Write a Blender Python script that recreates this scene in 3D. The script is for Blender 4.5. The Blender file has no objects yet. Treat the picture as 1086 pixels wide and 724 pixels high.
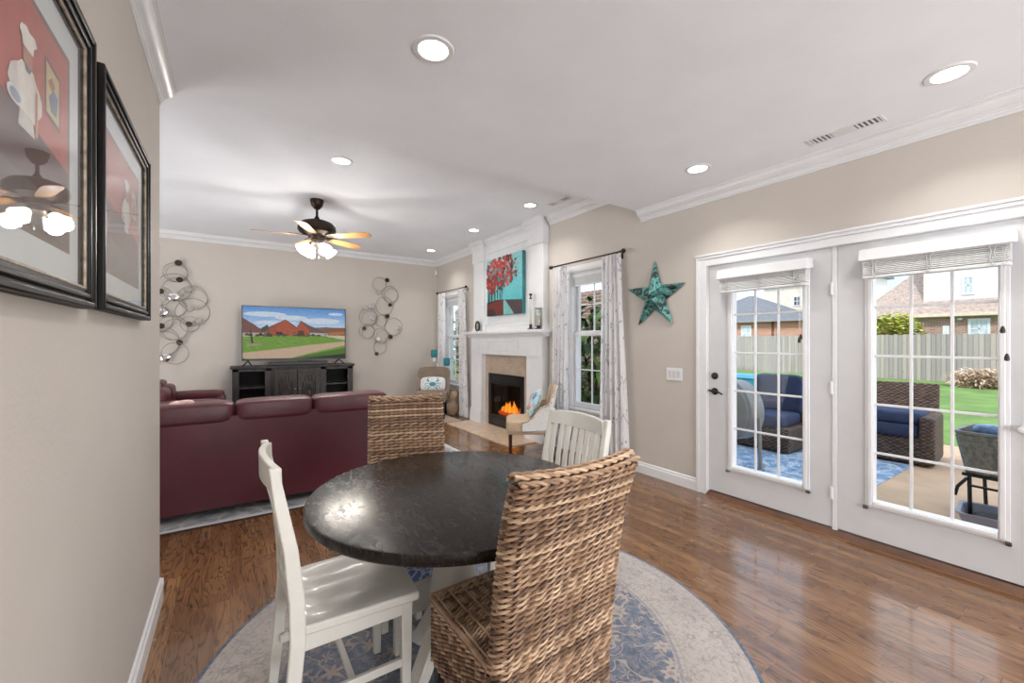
import bpy, bmesh, math, random
from math import sin, cos, pi, sqrt, radians, atan2
from mathutils import Vector, Matrix, Euler
random.seed(7)
S = bpy.context.scene
COL = S.collection

# ---------------------------------------------------------------- camera
H = 1.38
cd = bpy.data.cameras.new('camera'); cam = bpy.data.objects.new('camera', cd); COL.objects.link(cam)
cam.location = (0, 0, H); cam.rotation_euler = (pi/2, 0, -radians(33.75))
cd.sensor_width = 36.0; cd.lens = 443.0/1086*36.0; cd.clip_start = 0.02; cd.clip_end = 300
S.camera = cam
# ---------------------------------------------------------------- exposure
S.view_settings.view_transform = 'Standard'; S.view_settings.look = 'None'
S.view_settings.exposure = 1.0; S.view_settings.gamma = 1.0
S.view_settings.use_curve_mapping = False
SKY = .95; SUN = 1.2
CAN_W = 2.8; FAN_W = 9.0; BACK_FILL_W = 142.0; SIDE_W = 112.0
# ---------------------------------------------------------------- world: pale blue sky with thin cloud
wd = bpy.data.worlds.new('sky'); S.world = wd; wd.use_nodes = True
wn = wd.node_tree; wn.nodes.clear()
wo = wn.nodes.new('ShaderNodeOutputWorld'); wb = wn.nodes.new('ShaderNodeBackground')
wt = wn.nodes.new('ShaderNodeTexCoord'); wnz = wn.nodes.new('ShaderNodeTexNoise'); wr = wn.nodes.new('ShaderNodeValToRGB')
wnz.inputs['Scale'].default_value = 2.2; wnz.inputs['Detail'].default_value = 6
wr.color_ramp.elements[0].position = .38; wr.color_ramp.elements[0].color = (.42, .66, .95, 1)
wr.color_ramp.elements[1].position = .62; wr.color_ramp.elements[1].color = (.95, .97, 1, 1)
wn.links.new(wt.outputs['Generated'], wnz.inputs['Vector']); wn.links.new(wnz.outputs['Fac'], wr.inputs['Fac'])
wn.links.new(wr.outputs['Color'], wb.inputs['Color']); wn.links.new(wb.outputs[0], wo.inputs[0])
wb.inputs['Strength'].default_value = SKY
# ---------------------------------------------------------------- sun (high, from behind the house)
sl = bpy.data.lights.new('sun', 'SUN'); so = bpy.data.objects.new('sun', sl); COL.objects.link(so)
sl.energy = SUN; sl.angle = radians(1.0); sl.color = (1, .97, .92)
so.rotation_euler = Vector((.66, .34, -.66)).to_track_quat('-Z', 'Y').to_euler()
def area_light(name, loc, direction, sx, sy, watts, col=(1, 1, 1)):
    l = bpy.data.lights.new(name, 'AREA'); l.shape = 'RECTANGLE'; l.size = sx; l.size_y = sy; l.energy = watts; l.color = col
    o = bpy.data.objects.new(name, l); COL.objects.link(o); o.location = loc
    o.rotation_euler = Vector(direction).to_track_quat('-Z', 'Z').to_euler()
    return o
# added fill lamps before the unseen back and side walls, lifting the ceiling
area_light('back_fill', (1.6, -3.50, 1.40), (0, 1, 0.55), 3.2, 1.8, BACK_FILL_W, (.97, .98, 1))
area_light('side_fill', (-3.68, 5.5, 1.40), (1, 0, 0.5), 4.2, 2.2, SIDE_W, (.97, .98, 1))

# ================================================================ helpers
def srgb(r, g, b):
    f = lambda c: (c/12.92 if c <= .04045 else ((c+.055)/1.055)**2.4)
    return (f(r/255), f(g/255), f(b/255), 1.0)

class NT:
    """small node-tree writer"""
    def __init__(s, name):
        s.m = bpy.data.materials.new(name); s.m.use_nodes = True
        s.t = s.m.node_tree; s.t.nodes.clear()
        s.out = s.t.nodes.new('ShaderNodeOutputMaterial')
        s.b = s.t.nodes.new('ShaderNodeBsdfPrincipled'); s.t.links.new(s.b.outputs[0], s.out.inputs[0])
    def n(s, kind, **kw):
        nd = s.t.nodes.new(kind)
        for k, v in kw.items():
            setattr(nd, k, v)
        return nd
    def set(s, sock, v):
        if isinstance(v, bpy.types.NodeSocket): s.t.links.new(v, sock)
        elif v is not None: sock.default_value = v
    def math(s, op, a, b=None, c=None):
        nd = s.n('ShaderNodeMath', operation=op)
        s.set(nd.inputs[0], a); s.set(nd.inputs[1], b); s.set(nd.inputs[2], c)
        return nd.outputs[0]
    def mix(s, f, a, b, mode='MIX'):
        nd = s.n('ShaderNodeMix', data_type='RGBA', blend_type=mode)
        s.set(nd.inputs[0], f); s.set(nd.inputs[6], a); s.set(nd.inputs[7], b)
        return nd.outputs[2]
    def obj(s):
        return s.n('ShaderNodeTexCoord').outputs['Object']
    def sep(s, v):
        nd = s.n('ShaderNodeSeparateXYZ'); s.set(nd.inputs[0], v); return nd.outputs
    def comb(s, x, y, z):
        nd = s.n('ShaderNodeCombineXYZ')
        for i, v in enumerate((x, y, z)): s.set(nd.inputs[i], v)
        return nd.outputs[0]
    def scale(s, v, xyz):
        nd = s.n('ShaderNodeVectorMath', operation='MULTIPLY'); s.set(nd.inputs[0], v); nd.inputs[1].default_value = xyz
        return nd.outputs[0]
    def noise(s, v, sc, det=4, rough=.55, dist=0):
        nd = s.n('ShaderNodeTexNoise'); s.set(nd.inputs['Vector'], v)
        nd.inputs['Scale'].default_value = sc; nd.inputs['Detail'].default_value = det
        nd.inputs['Roughness'].default_value = rough; nd.inputs['Distortion'].default_value = dist
        return nd.outputs
    def voro(s, v, sc, feature='F1'):
        nd = s.n('ShaderNodeTexVoronoi', feature=feature); s.set(nd.inputs['Vector'], v); nd.inputs['Scale'].default_value = sc
        return nd.outputs
    def ramp(s, f, stops):
        nd = s.n('ShaderNodeValToRGB'); s.set(nd.inputs[0], f)
        cr = nd.color_ramp
        while len(cr.elements) < len(stops): cr.elements.new(.5)
        for e, (p, c) in zip(cr.elements, stops):
            e.position = p; e.color = c if len(c) == 4 else (*c, 1)
        return nd.outputs[0]
    def step(s, f, lo, hi):
        nd = s.n('ShaderNodeMapRange'); s.set(nd.inputs[0], f)
        nd.inputs[1].default_value = lo; nd.inputs[2].default_value = hi
        return nd.outputs[0]
    def bump(s, h, st=.3, d=.01):
        nd = s.n('ShaderNodeBump'); s.set(nd.inputs['Height'], h)
        nd.inputs['Strength'].default_value = st; nd.inputs['Distance'].default_value = d
        s.t.links.new(nd.outputs[0], s.b.inputs['Normal'])
    def fin(s, col=None, rough=.5, metal=0, coat=0, spec=None, sheen=0):
        s.set(s.b.inputs['Base Color'], col); s.set(s.b.inputs['Roughness'], rough)
        s.set(s.b.inputs['Metallic'], metal); s.set(s.b.inputs['Coat Weight'], coat)
        if spec is not None: s.set(s.b.inputs['Specular IOR Level'], spec)
        if sheen: s.set(s.b.inputs['Sheen Weight'], sheen)
        return s.m

def pm(name, c, rough=.5, metal=0, var=.06, vs=6, bump=0, bs=60, coat=0, stretch=(1, 1, 1), spec=None, sheen=0):
    """plain paint / fabric / metal with a little procedural variation"""
    k = NT(name); v = k.scale(k.obj(), stretch)
    nz = k.noise(v, vs)[0]
    c = srgb(*c)
    dark = tuple(x*(1-var*2) for x in c[:3])+(1,); lite = tuple(min(1, x*(1+var*2)) for x in c[:3])+(1,)
    col = k.ramp(nz, [(.3, dark), (.7, lite)])
    if bump: k.bump(k.noise(v, bs, 3)[0], bump, .004)
    return k.fin(col, rough, metal, coat, spec, sheen)
def emit(name, c, st):
    k = NT(name); k.b.inputs['Emission Color'].default_value = srgb(*c); k.b.inputs['Emission Strength'].default_value = st
    return k.fin(srgb(*c), .4)
def glass(name, tint=(255, 255, 255), refl=.06, rough=.0):
    k = NT(name); k.t.nodes.remove(k.b)
    tr = k.n('ShaderNodeBsdfTransparent'); tr.inputs[0].default_value = srgb(*tint)
    gl = k.n('ShaderNodeBsdfGlossy'); gl.inputs['Roughness'].default_value = rough
    lw = k.n('ShaderNodeLayerWeight'); lw.inputs[0].default_value = .5
    fac = k.math('ADD', k.math('MULTIPLY', k.math('POWER', lw.outputs['Facing'], 5.0), .5 if refl > .02 else .3), refl*.5)
    mx = k.n('ShaderNodeMixShader'); k.set(mx.inputs[0], fac)
    k.t.links.new(tr.outputs[0], mx.inputs[1]); k.t.links.new(gl.outputs[0], mx.inputs[2]); k.t.links.new(mx.outputs[0], k.out.inputs[0])
    return k.m
def picmat(name, rough=.5, em=0, nz=.12, ns=60):
    k = NT(name); a = k.n('ShaderNodeAttribute', attribute_name='Col')
    n = k.noise(k.obj(), ns, 5)[0]
    c = k.mix(1.0, a.outputs['Color'], k.ramp(n, [(.25, (1-nz*2,)*3), (.75, (1+nz,)*3)]), 'MULTIPLY')
    if em:
        k.set(k.b.inputs['Emission Color'], c); k.b.inputs['Emission Strength'].default_value = em
        return k.fin((.01, .01, .01, 1), rough, spec=.08)
    return k.fin(c, rough)

class MB:
    """collects geometry for ONE mesh"""
    def __init__(s): s.v = []; s.f = []; s.mi = []; s.c = []; s.cur = 0; s.col = (1, 1, 1, 1); s.cc = False
    def add(s, vs, fs, M=None):
        o = len(s.v)
        s.v.extend([tuple(M @ Vector(p)) for p in vs] if M is not None else [tuple(p) for p in vs])
        for f in fs: s.f.append(tuple(i+o for i in f)); s.mi.append(s.cur); s.c.append(s.col)
        return s
    def box(s, x0, x1, y0, y1, z0, z1, M=None):
        return s.add([(x0, y0, z0), (x1, y0, z0), (x1, y1, z0), (x0, y1, z0), (x0, y0, z1), (x1, y0, z1), (x1, y1, z1), (x0, y1, z1)],
                     [(0, 3, 2, 1), (4, 5, 6, 7), (0, 1, 5, 4), (1, 2, 6, 5), (2, 3, 7, 6), (3, 0, 4, 7)], M)
    def prism(s, poly, d0, d1, fn, M=None):
        """poly: list of (a,b); fn(a,b,d)->xyz"""
        n = len(poly)
        vs = [fn(a, b, d0) for a, b in poly]+[fn(a, b, d1) for a, b in poly]
        fs = [tuple(range(n-1, -1, -1)), tuple(range(n, 2*n))]+[(i, (i+1) % n, n+(i+1) % n, n+i) for i in range(n)]
        return s.add(vs, fs, M)
    def rings(s, rings, closed=False, caps=True, M=None):
        n = len(rings[0]); vs = [p for r in rings for p in r]; fs = []
        m = len(rings)
        for j in range(m if closed else m-1):
            a = j*n; b = ((j+1) % m)*n
            for i in range(n):
                fs.append((a+i, a+(i+1) % n, b+(i+1) % n, b+i))
        if caps and not closed:
            fs.append(tuple(range(n-1, -1, -1))); fs.append(tuple((m-1)*n+i for i in range(n)))
        return s.add(vs, fs, M)
    def tube(s, pts, r, n=8, closed=False, M=None, caps=True, sq=None):
        pts = [Vector(p) for p in pts]; m = len(pts)
        rs = r if isinstance(r, (list, tuple)) else [r]*m
        prev = None; rings = []
        for i, p in enumerate(pts):
            if closed: t = pts[(i+1) % m]-pts[i-1]
            else: t = pts[min(i+1, m-1)]-pts[max(i-1, 0)]
            t = t.normalized() if t.length > 1e-9 else Vector((0, 0, 1))
            if prev is None:
                u = t.cross(Vector((0, 0, 1)))
                if u.length < .05: u = t.cross(Vector((1, 0, 0)))
            else:
                u = prev-t*prev.dot(t)
            u.normalize(); w = t.cross(u); prev = u
            rings.append([p+(u*cos(2*pi*k/n)+w*sin(2*pi*k/n))*rs[i] for k in range(n)])
        return s.rings(rings, closed, caps, M)
    def lathe(s, prof, n=32, c=(0, 0, 0), M=None, caps=True):
        rings = [[(c[0]+r*cos(2*pi*k/n), c[1]+r*sin(2*pi*k/n), c[2]+z) for k in range(n)] for r, z in prof]
        return s.rings(rings, False, caps, M)
    def grid(s, fn, nu, nv, cu=False, M=None):
        vs = [fn(i/nu, j/nv) for j in range(nv+1) for i in range(nu if cu else nu+1)]
        w = nu if cu else nu+1; fs = []
        for j in range(nv):
            for i in range(nu):
                i2 = (i+1) % w if cu else i+1
                fs.append((j*w+i, j*w+i2, (j+1)*w+i2, (j+1)*w+i))
        return s.add(vs, fs, M)
    def sheet(s, fn, nu, nv, th, M=None):
        """closed slab: fn(u,v)->(point, normal); thickness th along -normal"""
        A = []; B = []
        for j in range(nv+1):
            for i in range(nu+1):
                p, nn = fn(i/nu, j/nv); p = Vector(p); nn = Vector(nn).normalized()
                A.append(p); B.append(p-nn*th)
        w = nu+1; N = len(A); fs = []
        for j in range(nv):
            for i in range(nu):
                q = (j*w+i, j*w+i+1, (j+1)*w+i+1, (j+1)*w+i)
                fs.append(q); fs.append(tuple(N+k for k in reversed(q)))
        edge = [i for i in range(w)]+[j*w+nu for j in range(1, nv+1)]+[nv*w+i for i in range(nu-1, -1, -1)]+[j*w for j in range(nv-1, 0, -1)]
        for a, b in zip(edge, edge[1:]+edge[:1]): fs.append((b, a, N+a, N+b))
        return s.add(A+B, fs, M)
    def ring_yz(s, x0, x1, ya, yb, za, zb, w):
        s.box(x0, x1, ya, ya+w, za, zb).box(x0, x1, yb-w, yb, za, zb).box(x0, x1, ya+w, yb-w, za, za+w)
        return s.box(x0, x1, ya+w, yb-w, zb-w, zb)
    def pillow(s, c, size, e=.35, nu=28, nv=16, M=None, puff=0):
        """superellipsoid cushion"""
        sg = lambda x, p: math.copysign(abs(x)**p, x)
        def fn(u, v):
            a = 2*pi*u; b = -pi/2+pi*v
            x = sg(cos(b), e)*sg(cos(a), e); y = sg(cos(b), e)*sg(sin(a), e); z = sg(sin(b), e if not puff else 1)
            if puff: z *= (1-abs(x)**3)*(1-abs(y)**3)*.85+.15
            return (c[0]+x*size[0]/2, c[1]+y*size[1]/2, c[2]+z*size[2]/2)
        return s.grid(fn, nu, nv, True, M)
    def poly2(s, pts, fn, d, col):
        """flat coloured polygon of a picture; fn(u,v,d)->xyz"""
        s.col = srgb(*col) if len(col) == 3 and max(col) > 1 else col; s.cc = True
        return s.add([fn(u, v, d) for u, v in pts], [tuple(range(len(pts)))])

def empty(name, loc=(0, 0, 0), rz=0):
    o = bpy.data.objects.new(name, None); COL.objects.link(o); o.location = loc; o.rotation_euler = (0, 0, rz); o.empty_display_size = .1
    return o
def tag(o, label=None, cat=None, group=None, kind=None):
    if label: o['label'] = label
    if cat: o['category'] = cat
    if group: o['group'] = group
    if kind: o['kind'] = kind
    return o
def thing(name, label, cat, loc=(0, 0, 0), rz=0, group=None):
    return tag(empty(name, loc, rz), label, cat, group)
def mw(o):
    m = Matrix.LocRotScale(o.location, o.rotation_euler, o.scale)
    return mw(o.parent) @ m if o.parent else m
def build(name, mb, mats, parent=None, smooth=35, bevel=0, seg=2, world=False, label=None):
    me = bpy.data.meshes.new(name); vs = mb.v
    loc = None
    if parent is not None and world:
        I = mw(parent).inverted(); vs = [tuple(I @ Vector(p)) for p in vs]
    if parent is None:
        xs, ys, zs = zip(*vs); loc = Vector(((min(xs)+max(xs))/2, (min(ys)+max(ys))/2, min(zs)))
        vs = [(x-loc.x, y-loc.y, z-loc.z) for x, y, z in vs]
    me.from_pydata(vs, [], mb.f)
    mats = mats if isinstance(mats, (list, tuple)) else [mats]
    for m in mats: me.materials.append(m)
    if len(mats) > 1: me.polygons.foreach_set('material_index', mb.mi)
    if mb.cc:
        at = me.color_attributes.new('Col', 'FLOAT_COLOR', 'CORNER'); flat = []
        for p, c in zip(me.polygons, mb.c): flat.extend(list(c)*p.loop_total)
        at.data.foreach_set('color', flat)
    bm = bmesh.new(); bm.from_mesh(me); bmesh.ops.recalc_face_normals(bm, faces=bm.faces); bm.to_mesh(me); bm.free()
    if smooth:
        me.polygons.foreach_set('use_smooth', [True]*len(me.polygons)); me.set_sharp_from_angle(angle=radians(smooth))
    me.update()
    o = bpy.data.objects.new(name, me); COL.objects.link(o)
    if parent is not None: o.parent = parent
    if loc is not None: o.location = loc
    if bevel:
        md = o.modifiers.new('bevel', 'BEVEL'); md.width = bevel; md.segments = seg; md.limit_method = 'ANGLE'; md.angle_limit = radians(40)
        md.harden_normals = False
    if label: o['label'] = label
    return o
def struct(name, mb, mat, bevel=0, smooth=35):
    return tag(build(name, mb, mat, bevel=bevel, smooth=smooth), kind='structure')
def one(name, mb, mat, label, cat, group=None, bevel=0, smooth=35):
    return tag(build(name, mb, mat, bevel=bevel, smooth=smooth), label, cat, group)
def dup(o, parent=None):
    c = o.copy(); COL.objects.link(c)
    if parent is not None: c.parent = parent
    for ch in list(o.children): dup(ch, c)
    return c
def T(x=0, y=0, z=0, rx=0, ry=0, rz=0, s=(1, 1, 1)):
    return Matrix.LocRotScale(Vector((x, y, z)), Euler((rx, ry, rz)), Vector(s))
XY = lambda a, b, d: (a, b, d)
XZ = lambda a, b, d: (a, d, b)
YZ = lambda a, b, d: (d, a, b)

# ================================================================ materials
def m_wall(name, c):
    k = NT(name); v = k.obj(); n = k.noise(v, 2.2, 3)[0]
    c = srgb(*c); col = k.ramp(n, [(.3, tuple(x*.97 for x in c[:3])), (.7, tuple(x*1.02 for x in c[:3]))])
    k.bump(k.noise(v, 75, 3, .6)[0], .22, .005)
    return k.fin(col, .75)
M_wall = m_wall('beige_wall_paint', (199, 192, 184))
M_ceil = m_wall('ceiling_paint', (238, 241, 247))
M_trim = pm('white_trim_paint', (226, 227, 229), .32, var=.015)
M_door = pm('white_door_paint', (208, 209, 211), .38, var=.015)
M_blind = pm('blind_slat_white', (226, 226, 227), .45, var=.03)
M_glass = glass('window_glass', refl=.014)
M_picglass = glass('picture_glass', refl=.065)

def m_floor():
    k = NT('oak_floor_boards'); x, y, z = k.sep(k.obj())
    W = .060
    r = k.math('FLOOR', k.math('DIVIDE', x, W)); fx = k.math('FRACT', k.math('DIVIDE', x, W))
    wn1 = k.n('ShaderNodeTexWhiteNoise', noise_dimensions='1D'); k.set(wn1.inputs['W'], r)
    yy = k.math('ADD', y, k.math('MULTIPLY', wn1.outputs[0], 3.7))
    L = .95
    c = k.math('FLOOR', k.math('DIVIDE', yy, L)); fy = k.math('FRACT', k.math('DIVIDE', yy, L))
    wn2 = k.n('ShaderNodeTexWhiteNoise', noise_dimensions='2D'); k.set(wn2.inputs['Vector'], k.comb(r, c, 0.0))
    tone = wn2.outputs[0]
    off = k.math('MULTIPLY', tone, 37.0)
    gv = k.comb(k.math('MULTIPLY', x, 1.0), k.math('ADD', k.math('MULTIPLY', y, .11), off), off)
    big = k.noise(gv, 16, 2, .5, .6)[0]
    rings = k.math('FRACT', k.math('MULTIPLY', big, 9.0))
    rings = k.math('ABSOLUTE', k.math('SUBTRACT', rings, .5))
    fine = k.noise(k.scale(gv, (9, 3, 1)), 26, 4, .6)[0]
    base = k.ramp(tone, [(0, srgb(110, 73, 43)), (.4, srgb(124, 86, 54)), (.75, srgb(136, 97, 63)), (1, srgb(148, 109, 74))])
    col = k.mix(k.math('MULTIPLY', k.step(rings, .22, .0), .72), base, srgb(58, 35, 21))
    col = k.mix(k.math('MULTIPLY', k.step(fine, .50, .68), .42), col, srgb(66, 42, 27))
    gx = k.math('LESS_THAN', k.math('MINIMUM', fx, k.math('SUBTRACT', 1.0, fx)), .014)
    gy = k.math('LESS_THAN', k.math('MINIMUM', fy, k.math('SUBTRACT', 1.0, fy)), .0016)
    g = k.math('MAXIMUM', gx, gy)
    col = k.mix(k.math('MULTIPLY', g, .6), col, srgb(48, 26, 15))
    k.bump(k.math('ADD', k.math('MULTIPLY', fine, .25), k.math('MULTIPLY', g, -1.0)), .12, .002)
    return k.fin(col, k.step(k.noise(k.obj(), 3, 3)[0], -.7, 3.9), 0, .4)
M_floor = m_floor()

def m_round_rug():
    k = NT('round_rug_pile'); v = k.obj()
    wv = k.n('ShaderNodeVectorMath', operation='ADD'); k.set(wv.inputs[0], v)
    k.set(wv.inputs[1], k.scale(k.noise(v, 5, 2)[1], (.07, .07, 0)))
    w = wv.outputs[0]
    x, y, z = k.sep(v)
    r = k.math('SQRT', k.math('ADD', k.math('MULTIPLY', x, x), k.math('MULTIPLY', y, y)))
    a = k.math('ARCTAN2', y, x)
    ab = k.noise(v, 1.4, 2)[0]
    field = k.ramp(ab, [(.3, srgb(74, 84, 104)), (.7, srgb(96, 108, 130))])
    def contour(vec, sc, lo, hi, seed=0.0):
        n_ = k.noise(k.scale(vec, (1, 1, 1)) if not seed else k.comb(k.math('ADD', x, seed), y, seed), sc, 1, .4, .8)[0]
        return k.step(k.math('ABSOLUTE', k.math('SUBTRACT', n_, .5)), hi, lo)
    def flowers(vec, sc, r0, pts):
        vo = k.n('ShaderNodeTexVoronoi', feature='F1'); k.set(vo.inputs['Vector'], vec); vo.inputs['Scale'].default_value = sc; vo.inputs['Randomness'].default_value = .75
        dv = k.n('ShaderNodeVectorMath', operation='SUBTRACT'); k.set(dv.inputs[0], k.scale(vec, (sc, sc, sc)) if False else vec); k.set(dv.inputs[1], vo.outputs['Position'])
        px, py, pz = k.sep(dv.outputs[0])
        an = k.math('ARCTAN2', py, px)
        rad = k.math('ADD', r0, k.math('MULTIPLY', k.math('COSINE', k.math('MULTIPLY', an, float(pts))), r0*.32))
        q = k.math('SUBTRACT', vo.outputs['Distance'], rad)
        return k.step(q, .03, -.02), k.step(vo.outputs['Distance'], r0*.45, r0*.35)
    vine = contour(w, 7.0, .006, .016); vine2 = contour(w, 13, .008, .022, 3.7)
    pet, ctr = flowers(w, 8.0, .26, 6); pet2, ctr2 = flowers(w, 17.0, .24, 5)
    msk = k.step(k.noise(v, 3.0, 2)[0], .42, .52)
    dk = k.step(k.noise(w, 16, 3)[0], .52, .60)
    f = k.mix(k.math('MULTIPLY', dk, .55), field, srgb(74, 84, 108))
    f = k.mix(k.math('MULTIPLY', vine2, .55), f, srgb(162, 146, 134))
    f = k.mix(k.math('MULTIPLY', pet2, .55), f, srgb(160, 148, 142))
    f = k.mix(k.math('MULTIPLY', ctr2, .6), f, srgb(86, 92, 112))
    f = k.mix(k.math('MULTIPLY', vine, .8), f, srgb(182, 166, 154))
    f = k.mix(k.math('MULTIPLY', pet, .8), f, srgb(178, 162, 150))
    f = k.mix(k.math('MULTIPLY', ctr, .75), f, srgb(122, 116, 124))
    bv = k.comb(k.math('MULTIPLY', a, 1.0), k.math('MULTIPLY', r, 1.0), 0.0)
    bord = k.ramp(k.noise(v, 3.2, 2)[0], [(.3, srgb(164, 154, 147)), (.7, srgb(180, 172, 166))])
    bp1, bc1 = flowers(bv, 13.0, .27, 6); bvine = contour(bv, 17, .012, .03, 9.1); bsp = k.step(k.noise(w, 42, 3, .7)[0], .52, .60)
    bord = k.mix(k.math('MULTIPLY', bsp, .4), bord, srgb(122, 116, 120))
    bord = k.mix(k.math('MULTIPLY', bvine, .45), bord, srgb(112, 104, 108))
    bord = k.mix(k.math('MULTIPLY', bp1, .5), bord, srgb(128, 118, 118))
    bord = k.mix(k.math('MULTIPLY', bc1, .5), bord, srgb(200, 192, 186))
    col = k.mix(k.step(r, .845, .85), f, bord)
    for rr, ww, c in ((.86, .006, (122, 122, 134)), (.885, .004, (150, 142, 138)), (1.10, .004, (150, 142, 138)), (1.12, .005, (158, 152, 152))):
        col = k.mix(k.math('MULTIPLY', k.step(k.math('ABSOLUTE', k.math('SUBTRACT', r, rr)), ww*1.6, ww*.8), .7), col, srgb(*c))
    col = k.mix(k.step(r, 1.158, 1.162), col, srgb(52, 78, 106))
    wear = k.step(k.noise(v, 34, 5, .7)[0], .42, .66)
    col = k.mix(k.math('MULTIPLY', wear, .30), col, srgb(186, 179, 173))
    k.bump(k.noise(v, 320, 2)[0], .3, .004)
    return k.fin(col, .95, sheen=.25)
M_rug = m_round_rug()

def m_wicker(name, lo, mid, hi):
    k = NT(name); a = k.n('ShaderNodeAttribute', attribute_name='Col')
    t = k.sep(a.outputs['Color'])[0]
    n = k.noise(k.obj(), 22, 4)[0]; n2 = k.noise(k.obj(), 5, 3)[0]
    f = k.math('ADD', k.math('MULTIPLY', t, .45), k.math('ADD', k.math('MULTIPLY', n, .42), k.math('MULTIPLY', n2, .36)))
    col = k.ramp(f, [(.34, srgb(*lo)), (.6, srgb(*mid)), (.85, srgb(*hi))])
    return k.fin(col, .55)
M_wick = m_wicker('rattan_strand', (88, 66, 52), (152, 121, 96), (206, 178, 148))
M_wick_dark = pm('rattan_core_brown', (96, 68, 48), .8, var=.2, vs=30)  # dark brown backing shell that closes the gaps between strands
def m_weave():
    k = NT('dark_brown_wicker'); v = k.obj(); x, y, z = k.sep(v)
    u = k.math('ADD', x, y)
    r = k.math('FLOOR', k.math('DIVIDE', z, .022)); ph = k.math('MULTIPLY', k.math('MODULO', r, 2.0), pi)
    wv = k.math('SINE', k.math('ADD', k.math('MULTIPLY', u, 2*pi/.07), ph))
    e = k.math('ABSOLUTE', k.math('SUBTRACT', k.math('FRACT', k.math('DIVIDE', z, .022)), .5))
    n = k.noise(k.scale(v, (1, 1, 3)), 16, 4)[0]
    t = k.math('ADD', k.math('MULTIPLY', wv, .16), k.math('ADD', n, k.math('MULTIPLY', e, -.35)))
    k.bump(k.math('ADD', wv, k.math('MULTIPLY', e, -3.0)), .8, .006)
    return k.fin(k.ramp(t, [(.22, srgb(48, 36, 31)), (.45, srgb(92, 70, 58)), (.70, srgb(132, 106, 90))]), .6)
M_wick_out = m_weave()

def m_tabletop():
    k = NT('espresso_tabletop'); v = k.obj()
    g = k.noise(k.scale(v, (1, 9, 9)), 4, 5, .6)[0]
    sc = k.step(k.noise(k.scale(v, (3, 1, 1)), 11, 8, .8, 1.2)[0], .50, .72)
    scr = k.step(k.noise(k.scale(v, (2, 30, 1)), 3, 6, .7, 1.5)[0], .64, .74)
    col = k.ramp(g, [(.3, srgb(20, 15, 13)), (.7, srgb(33, 26, 23))])
    col = k.mix(k.math("MULTIPLY", sc, .09), col, srgb(104, 96, 92))
    col = k.mix(k.math('MULTIPLY', scr, .30), col, srgb(120, 112, 106))
    k.bump(k.noise(v, 45, 4)[0], .12, .004)
    return k.fin(col, k.math('ADD', .23, k.math('MULTIPLY', sc, .24)), 0, 0, .30)
M_table = m_tabletop()
M_chairwhite = pm('cream_white_chair_paint', (216, 214, 206), .38, var=.03, vs=4, coat=.1)
M_chairwhite2 = pm('pedestal_white_paint', (214, 210, 202), .4, var=.03)
M_blackwood = pm('black_stained_leg', (26, 20, 18), .4, var=.2)

def m_leather():
    k = NT('burgundy_leather'); v = k.obj()
    n = k.noise(v, 3.5, 4)[0]
    col = k.ramp(n, [(.3, srgb(74, 28, 36)), (.7, srgb(96, 42, 50))])
    wr = k.noise(k.scale(v, (1, 1, .6)), 7, 5, .6, 1.0)[0]
    cr = k.voro(v, 190, 'DISTANCE_TO_EDGE')[0]
    k.bump(k.math('ADD', k.math('MULTIPLY', wr, 1.0), k.math('MULTIPLY', k.step(cr, 0, .2), .05)), .35, .012)
    return k.fin(col, .36, 0, 0, .6)
M_leather = m_leather()
M_leatherback = pm('burgundy_back_vinyl', (86, 30, 42), .42, var=.12, vs=2.5, bump=.2, bs=9)
M_tvwood = pm('distressed_black_wood', (46, 42, 42), .45, var=.3, vs=14, stretch=(1, 1, .12), bump=.3, bs=30)
M_tvdark = pm('cabinet_interior_black', (14, 13, 14), .7)
M_blackplastic = pm('black_plastic', (14, 14, 15), .35)
M_metalgrey = pm('pewter_wire', (158, 153, 146), .4, .6, var=.15)
M_mirror = pm('small_mirror_disc', (225, 225, 225), .08, 1.0, var=.01)
M_darkdisc = pm('dark_bronze_disc', (70, 60, 52), .35, .8, var=.2)
M_bronze = pm('oiled_bronze', (52, 40, 34), .38, .7, var=.25, vs=18)
M_blade = pm('maple_blade', (196, 146, 92), .4, var=.2, vs=5, stretch=(1, 1, 1))
M_steel = pm('brushed_steel', (160, 160, 162), .3, .9)
M_galv = pm('galvanised_tin', (126, 128, 120), .45, .35, var=.2, vs=30)
M_tile = None
def m_tile(name, cs, tw, th, axis):
    k = NT(name); v = k.obj(); x, y, z = k.sep(v)
    vec = k.comb(y, x if axis == 'floor' else z, 0.0)
    b = k.n('ShaderNodeTexBrick'); k.set(b.inputs['Vector'], vec); b.offset = 0.0; b.inputs['Scale'].default_value = 1
    b.inputs['Brick Width'].default_value = tw; b.inputs['Row Height'].default_value = th; b.inputs['Mortar Size'].default_value = .003
    n = k.noise(v, 9, 6, .7, 1)[0]
    base = k.ramp(n, [(.25, srgb(*cs[0])), (.5, srgb(*cs[1])), (.75, srgb(*cs[2]))])
    vn = k.step(k.noise(k.scale(v, (1, 1.8, 1)), 14, 6, .7, 1.4)[0], .6, .7)
    base = k.mix(k.math('MULTIPLY', vn, .35), base, srgb(120, 90, 74))
    col = k.mix(b.outputs['Fac'], base, srgb(168, 152, 136))
    return k.fin(col, .35)
M_tile = m_tile('fireplace_tile', ((158, 138, 120), (178, 160, 142), (196, 180, 162)), .33, .33, 'wall')
M_hearth = m_tile('hearth_tile', ((176, 148, 124), (204, 180, 156), (222, 204, 184)), .33, .33, 'floor')

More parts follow.
